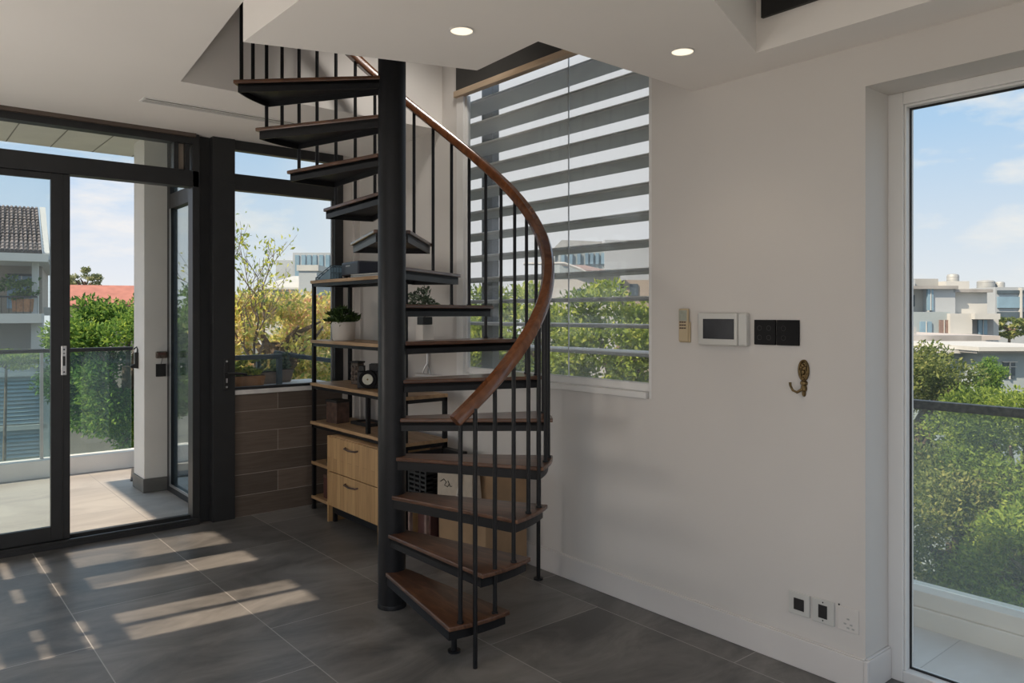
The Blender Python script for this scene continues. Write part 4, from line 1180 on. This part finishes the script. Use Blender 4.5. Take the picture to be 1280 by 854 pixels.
for x0, y0, x1, y1, d in ((1207, 445, 1214, 456, 1.2), (1253, 453, 1268, 473, 0)):
    wn = hb2('window', M['wind'], x0, y0, x1, y1, d - 0.05, d + 0.1)
    hb2('window_frame', M['hwhite'], (x0 + x1) / 2 - 0.6, y0 - 1, (x0 + x1) / 2 + 0.6, y1 + 1, d - 0.1, d, parent=wn)
    hb2('window_frame', M['hwhite'], x0 - 1.5, y0 - 1.5, x1 + 1.5, y0, d - 0.12, d, parent=wn)
    hb2('window_frame', M['hwhite'], x0 - 1, y0 + 5, x1 + 1, y0 + 5.8, d - 0.1, d, parent=wn)

# house seen through the stair window louvres
D = 30.0; P0 = 730
g = build_block('pale house with a brown curved roof through the louvres', 'gable_house', P0, D)
hb2('wall', M['hwhite'], 660, 343, 775, 900, 0, 8)
a = q(705, 343, D, P0); b_ = q(777, 330, D, P0)
rp = MB().add([(a[0], -0.3, b_[1]), (a[0] + 0.6, -0.3, b_[1] - 0.22), (a[0] + 0.95, -0.3, a[1]), (b_[0], -0.3, a[1]), (a[0] + 1.0, 2.2, b_[1] + 0.1), (a[0], 2.2, b_[1] + 0.1)], [(0, 1, 2, 3, 4, 5)])
rp.build('roof', M['brownroof'], g)
mb = MB().tube([(a[0] - 1.6, -0.32, b_[1] - 0.02), (a[0], -0.32, b_[1]), (a[0] + 0.6, -0.32, b_[1] - 0.22), (a[0] + 0.95, -0.32, a[1]), (b_[0], -0.32, a[1] - 0.01)], 0.06, 6)
mb.build('roof_edge', M['hwhite'], g)
wn = hb2('window', M['wind'], 721, 361, 739, 378, -0.06, 0.05)
hb2('window_frame', M['hwhite'], 727, 361, 728.5, 378, -0.1, 0, parent=wn)
hb2('wall', M['htan'], 780, 350, 835, 900, 0, 6)
wn = hb2('window', M['wind'], 787, 355, 797, 370, -0.06, 0.05)
g = build_block('large hazy grey building behind the pale house through the louvres', 'hazy_block', 760, 60.0)
D = 60.0; P0 = 760
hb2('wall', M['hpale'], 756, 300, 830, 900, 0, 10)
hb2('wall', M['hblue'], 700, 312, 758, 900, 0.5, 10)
mb = MB()
for x in (702, 712, 722, 732, 738, 745, 752):
    p_, r_ = q(x, 330, D, P0), q(x + 4, 316, D, P0)
    mb.box((p_[0], 0.3, p_[1]), (r_[0], 0.52, r_[1]))
mb.build('window', M['windb'], g)
MB().extr([(q(690, 312, D, P0)[0], 2, q(0, 312, D, P0)[1]), (q(760, 312, D, P0)[0], 2, q(0, 312, D, P0)[1]), (q(757, 299, D, P0)[0], 2, q(0, 299, D, P0)[1]), (q(733, 298, D, P0)[0], 2, q(0, 298, D, P0)[1]), (q(704, 297, D, P0)[0], 2, q(0, 297, D, P0)[1])], (0, 5, 0)).build('roof', M['hgrey'], g)

# trees
def T(px, py, D, *a, **k):
    p_ = at(px, py, D); return tree(k.pop('label'), (p_.x, p_.y, p_.z), *a, **k)
T(158, 458, 13.0, (1.12, 1.1, 1.35), 30000, 0.085, LEAF['green'], 31, label='dense green street tree beyond the balcony glass', clumps=70)
T(250, 440, 16.5, (1.0, 1.2, 1.35), 9000, 0.11, LEAF['green'], 32, label='second green tree behind the white balcony column', clumps=50)
T(8, 450, 13.0, (0.62, 0.35, 0.17), 3200, 0.06, LEAF['lime'], 33, label='low flat green tree crown in front of the neighbour house shutters', trunk_r=0.05, branches=3, clumps=40)
T(106, 352, 55.0, (1.2, 1.0, 1.0), 1500, 0.22, LEAF['pale'], 34, label='small round tree far off above the red roof', clumps=20, trunk_r=0.2)
T(345, 428, 9.0, (0.95, 0.8, 0.62), 9000, 0.075, LEAF['autumn'], 35, label='yellow and orange autumn tree outside the bay window', clumps=60)
T(415, 432, 10.5, (0.8, 0.7, 0.8), 4500, 0.08, LEAF['autumn'], 36, label='second autumn tree partly behind the shelving', clumps=40)
# bare twigs of the autumn tree reaching up
p0 = at(318, 400, 8.3)
g = root('bare_branch_tree', (p0.x, p0.y, GZ), 0, 'thin bare branching tree with few yellow leaves by the bay window', 'tree')
mb = MB(); rng = random.Random(4); tips = []
def twig(p, d, ln, r, depth):
    pts = [p]; 
    for i in range(3):
        d = (d + Vector((rng.uniform(-.3, .3), rng.uniform(-.3, .3), rng.uniform(-.12, .2)))).normalized()
        pts.append(pts[-1] + d * ln / 3)
    mb.tube(pts, [r, r * .85, r * .7, r * .5], 5)
    tips.append(pts[-1]); tips.append(pts[2])
    if depth:
        for i in range(3):
            twig(pts[rng.choice((1, 2, 3))], (d + Vector((rng.uniform(-.9, .9), rng.uniform(-.9, .9), rng.uniform(-.1, .6)))).normalized(), ln * .68, r * .55, depth - 1)
zt = p0.z - GZ - 0.5
mb.tube([(0.1, 0, 0), (0.0, 0.05, zt * 0.5), (0, 0, zt)], [0.07, 0.05, 0.03], 8)
for d in ((-0.35, 0.2, 0.9), (0.35, -0.1, 0.9), (0.1, 0.1, 1.0)):
    twig(Vector((0, 0, zt)), Vector(d).normalized(), 0.75, 0.016, 3)
mb.build('trunk', M['bark'], g, smooth=True)
tp = np.array([[v.x, v.y, v.z] for v in tips]); rg = np.random.default_rng(2)
tp = np.repeat(tp, 2, 0) + rg.normal(0, 0.05, (len(tips) * 2, 3))
leaves_mesh('leaves', tp, np.tile(np.array([[0, 0, -0.4]]), (len(tp), 1)), 0.055, LEAF['yellow'], g, 0.45, 8, 0.9)
# right window
T(1128, 525, 10.5, (1.05, 1.0, 1.12), 34000, 0.06, LEAF['olive'], 41, label='tall olive green tree at the left of the right window view', clumps=70)
T(1272, 590, 8.6, (1.0, 0.9, 1.12), 36000, 0.055, LEAF['lime'], 42, label='bright lime green tree at the right of the window view', clumps=70)
T(1190, 680, 8.5, (1.2, 1.0, 1.0), 32000, 0.055, LEAF['olive'], 43, label='lower olive tree close below the right balcony', clumps=80)
T(1310, 720, 7.6, (1.0, 0.9, 0.9), 22000, 0.055, LEAF['lime'], 44, label='low lime tree at the bottom right of the window view', clumps=60)
T(1236, 470, 18.0, (0.30, 0.3, 0.42), 5000, 0.06, LEAF['green'], 45, spread=0.6, label='small dark tree in front of the low blue house', clumps=20, trunk_r=0.06)
T(1262, 409, 60.0, (3.0, 1.2, 0.8), 1800, 0.3, LEAF['olive'], 46, label='distant tree row over the flat roof', clumps=30, trunk_r=0.2)
# through the louvres
T(640, 432, 9.5, (0.95, 0.8, 0.75), 9000, 0.08, LEAF['lime'], 51, label='light green tree outside the left half of the stair window', clumps=55)
T(765, 440, 9.0, (1.0, 0.8, 0.78), 11000, 0.08, LEAF['lime'], 52, label='light green tree outside the right half of the stair window', clumps=60)
T(575, 440, 12.0, (0.8, 0.8, 0.8), 5000, 0.09, LEAF['green'], 53, label='darker tree behind the left edge of the stair window', clumps=40)

# ---------------------------------------------------------------- sky and light
FILL_GLOW = 0.36
wd = bpy.data.worlds.new('sky'); sc.world = wd; wd.use_nodes = True
nt = wd.node_tree; nt.nodes.clear()
out = N(nt, 'ShaderNodeOutputWorld'); bg = N(nt, 'ShaderNodeBackground', Strength=1.0)
tc = N(nt, 'ShaderNodeTexCoord'); sep = N(nt, 'ShaderNodeSeparateXYZ')
L(nt, tc.outputs['Generated'], sep.inputs[0])
sky = ramp(nt, sep.outputs['Z'], [(0.0, (0.88, 0.88, 0.88)), (0.05, (0.80, 0.84, 0.90)), (0.22, (0.46, 0.66, 0.90)), (1.0, (0.28, 0.48, 0.80))])
mp = N(nt, 'ShaderNodeMapping'); mp.inputs['Scale'].default_value = (3.2, 3.2, 10.0); mp.inputs['Location'].default_value = (1.35, 0.4, 0.75)
L(nt, tc.outputs['Generated'], mp.inputs['Vector'])
nz = N(nt, 'ShaderNodeTexNoise', Scale=1.6, Detail=7.0, Roughness=0.58)
L(nt, mp.outputs['Vector'], nz.inputs['Vector'])
cloud = ramp(nt, nz.outputs['Fac'], [(0.46, (0, 0, 0)), (0.60, (1, 1, 1))])
mx = N(nt, 'ShaderNodeMix', data_type='RGBA')
def dotp(v):
    n = N(nt, 'ShaderNodeVectorMath', operation='DOT_PRODUCT'); n.inputs[1].default_value = v
    L(nt, tc.outputs['Generated'], n.inputs[0]); return n.outputs['Value']
def smooth(val, a, b_):
    r = N(nt, 'ShaderNodeMapRange', interpolation_type='SMOOTHSTEP')
    r.inputs['From Min'].default_value = a; r.inputs['From Max'].default_value = b_
    L(nt, val, r.inputs['Value']); return r.outputs[0]
bank = smooth(dotp((0.63, 0.74, 0.23)), 0.945, 0.985)       # a bright cloud bank behind the stair window
cm = N(nt, 'ShaderNodeMath', operation='MAXIMUM'); L(nt, cloud, cm.inputs[0]); L(nt, bank, cm.inputs[1])
cloud = cm.outputs[0]
L(nt, cloud, mx.inputs[0]); L(nt, sky, mx.inputs[6]); mx.inputs[7].default_value = (0.88, 0.88, 0.89, 1)
# glow added low in the unseen sky on the sun side (-x) to brighten the room
def mul(a, b_):
    n = N(nt, 'ShaderNodeMath', operation='MULTIPLY')
    L(nt, a, n.inputs[0])
    if isinstance(b_, float): n.inputs[1].default_value = b_
    else: L(nt, b_, n.inputs[1])
    return n.outputs[0]
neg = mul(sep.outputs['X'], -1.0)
glow = mul(mul(smooth(neg, 0.30, 0.85), mul(smooth(mul(sep.outputs['Z'], -1.0), -0.65, -0.10), smooth(sep.outputs['Z'], -0.02, 0.02))), FILL_GLOW)
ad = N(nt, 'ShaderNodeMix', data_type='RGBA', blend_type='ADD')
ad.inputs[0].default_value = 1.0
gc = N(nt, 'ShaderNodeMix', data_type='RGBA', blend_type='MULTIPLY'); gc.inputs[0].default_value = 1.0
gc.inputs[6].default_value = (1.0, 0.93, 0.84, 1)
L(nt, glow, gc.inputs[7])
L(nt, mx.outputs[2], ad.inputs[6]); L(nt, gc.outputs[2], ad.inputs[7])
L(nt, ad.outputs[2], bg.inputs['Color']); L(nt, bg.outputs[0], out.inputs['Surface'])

sl_ = bpy.data.lights.new('sun', 'SUN'); sl_.energy = 7.0; sl_.angle = R(0.6); sl_.color = (1.0, 0.81, 0.61)
so = bpy.data.objects.new('sun', sl_); C.objects.link(so)
el = R(42); az = R(5)
dv = Vector((math.cos(el) * math.cos(az), -math.cos(el) * math.sin(az), -math.sin(el)))
so.rotation_euler = dv.to_track_quat('-Z', 'Y').to_euler()

# unseen fill lights added to brighten the room, no fixtures
for i, (x, y, z, p_) in enumerate(((-0.5, -1.2, 0.75, 9.0), (0.5, -1.8, 0.75, 6.0), (-0.7, 4.2, 1.05, 32.0))):
    l = bpy.data.lights.new('fill_light', 'POINT'); l.energy = p_; l.color = (1.0, 0.94, 0.87); l.shadow_soft_size = 0.3
    lo = bpy.data.objects.new('fill_light', l); lo.location = (x, y, z); C.objects.link(lo)

l = bpy.data.lights.new('shaft_fill_spot', 'SPOT'); l.energy = 60.0; l.color = (1.0, 0.93, 0.84); l.shadow_soft_size = 0.15; l.spot_size = R(75); l.spot_blend = 0.7  # unseen spot added in the shaft to brighten the shelf corner
lo = bpy.data.objects.new('shaft_fill_spot', l); lo.location = (2.3, 3.15, 3.75); C.objects.link(lo)
lo.rotation_euler = (Vector((2.6, 4.6, 0.9)) - Vector(lo.location)).to_track_quat('-Z', 'Y').to_euler()
l = bpy.data.lights.new('ceiling_fill_spot', 'SPOT'); l.energy = 38.0; l.color = (1.0, 0.95, 0.88); l.shadow_soft_size = 0.12; l.spot_size = R(160); l.spot_blend = 0.6  # unseen upward spot added to brighten the left ceiling
lo = bpy.data.objects.new('ceiling_fill_spot', l); lo.location = (-0.6, 2.9, 0.45); lo.rotation_euler = (R(180), 0, 0); C.objects.link(lo)

# ---------------------------------------------------------------- camera and view
cd = bpy.data.cameras.new('camera'); co = bpy.data.objects.new('camera', cd); C.objects.link(co)
co.location = (0, 0, EYE); co.rotation_euler = (R(90), 0, -YAW)
cd.sensor_width = 36.0; cd.lens = 36.0 * F / 1280.0
cd.shift_y = -(427 - HZ) / 1280.0
cd.clip_start = 0.05; cd.clip_end = 600
sc.camera = co
vs_ = sc.view_settings
vs_.view_transform = 'Standard'; vs_.look = 'None'; vs_.gamma = 1.0; vs_.use_curve_mapping = False
vs_.exposure = 0.0
cy = sc.cycles
cy.use_denoising = True
try: cy.denoiser = 'OPENIMAGEDENOISE'
except Exception: pass
cy.max_bounces = 10; cy.diffuse_bounces = 5; cy.glossy_bounces = 4; cy.transparent_max_bounces = 16; cy.transmission_bounces = 6
cy.sample_clamp_indirect = 6.0; cy.caustics_reflective = False; cy.caustics_refractive = False
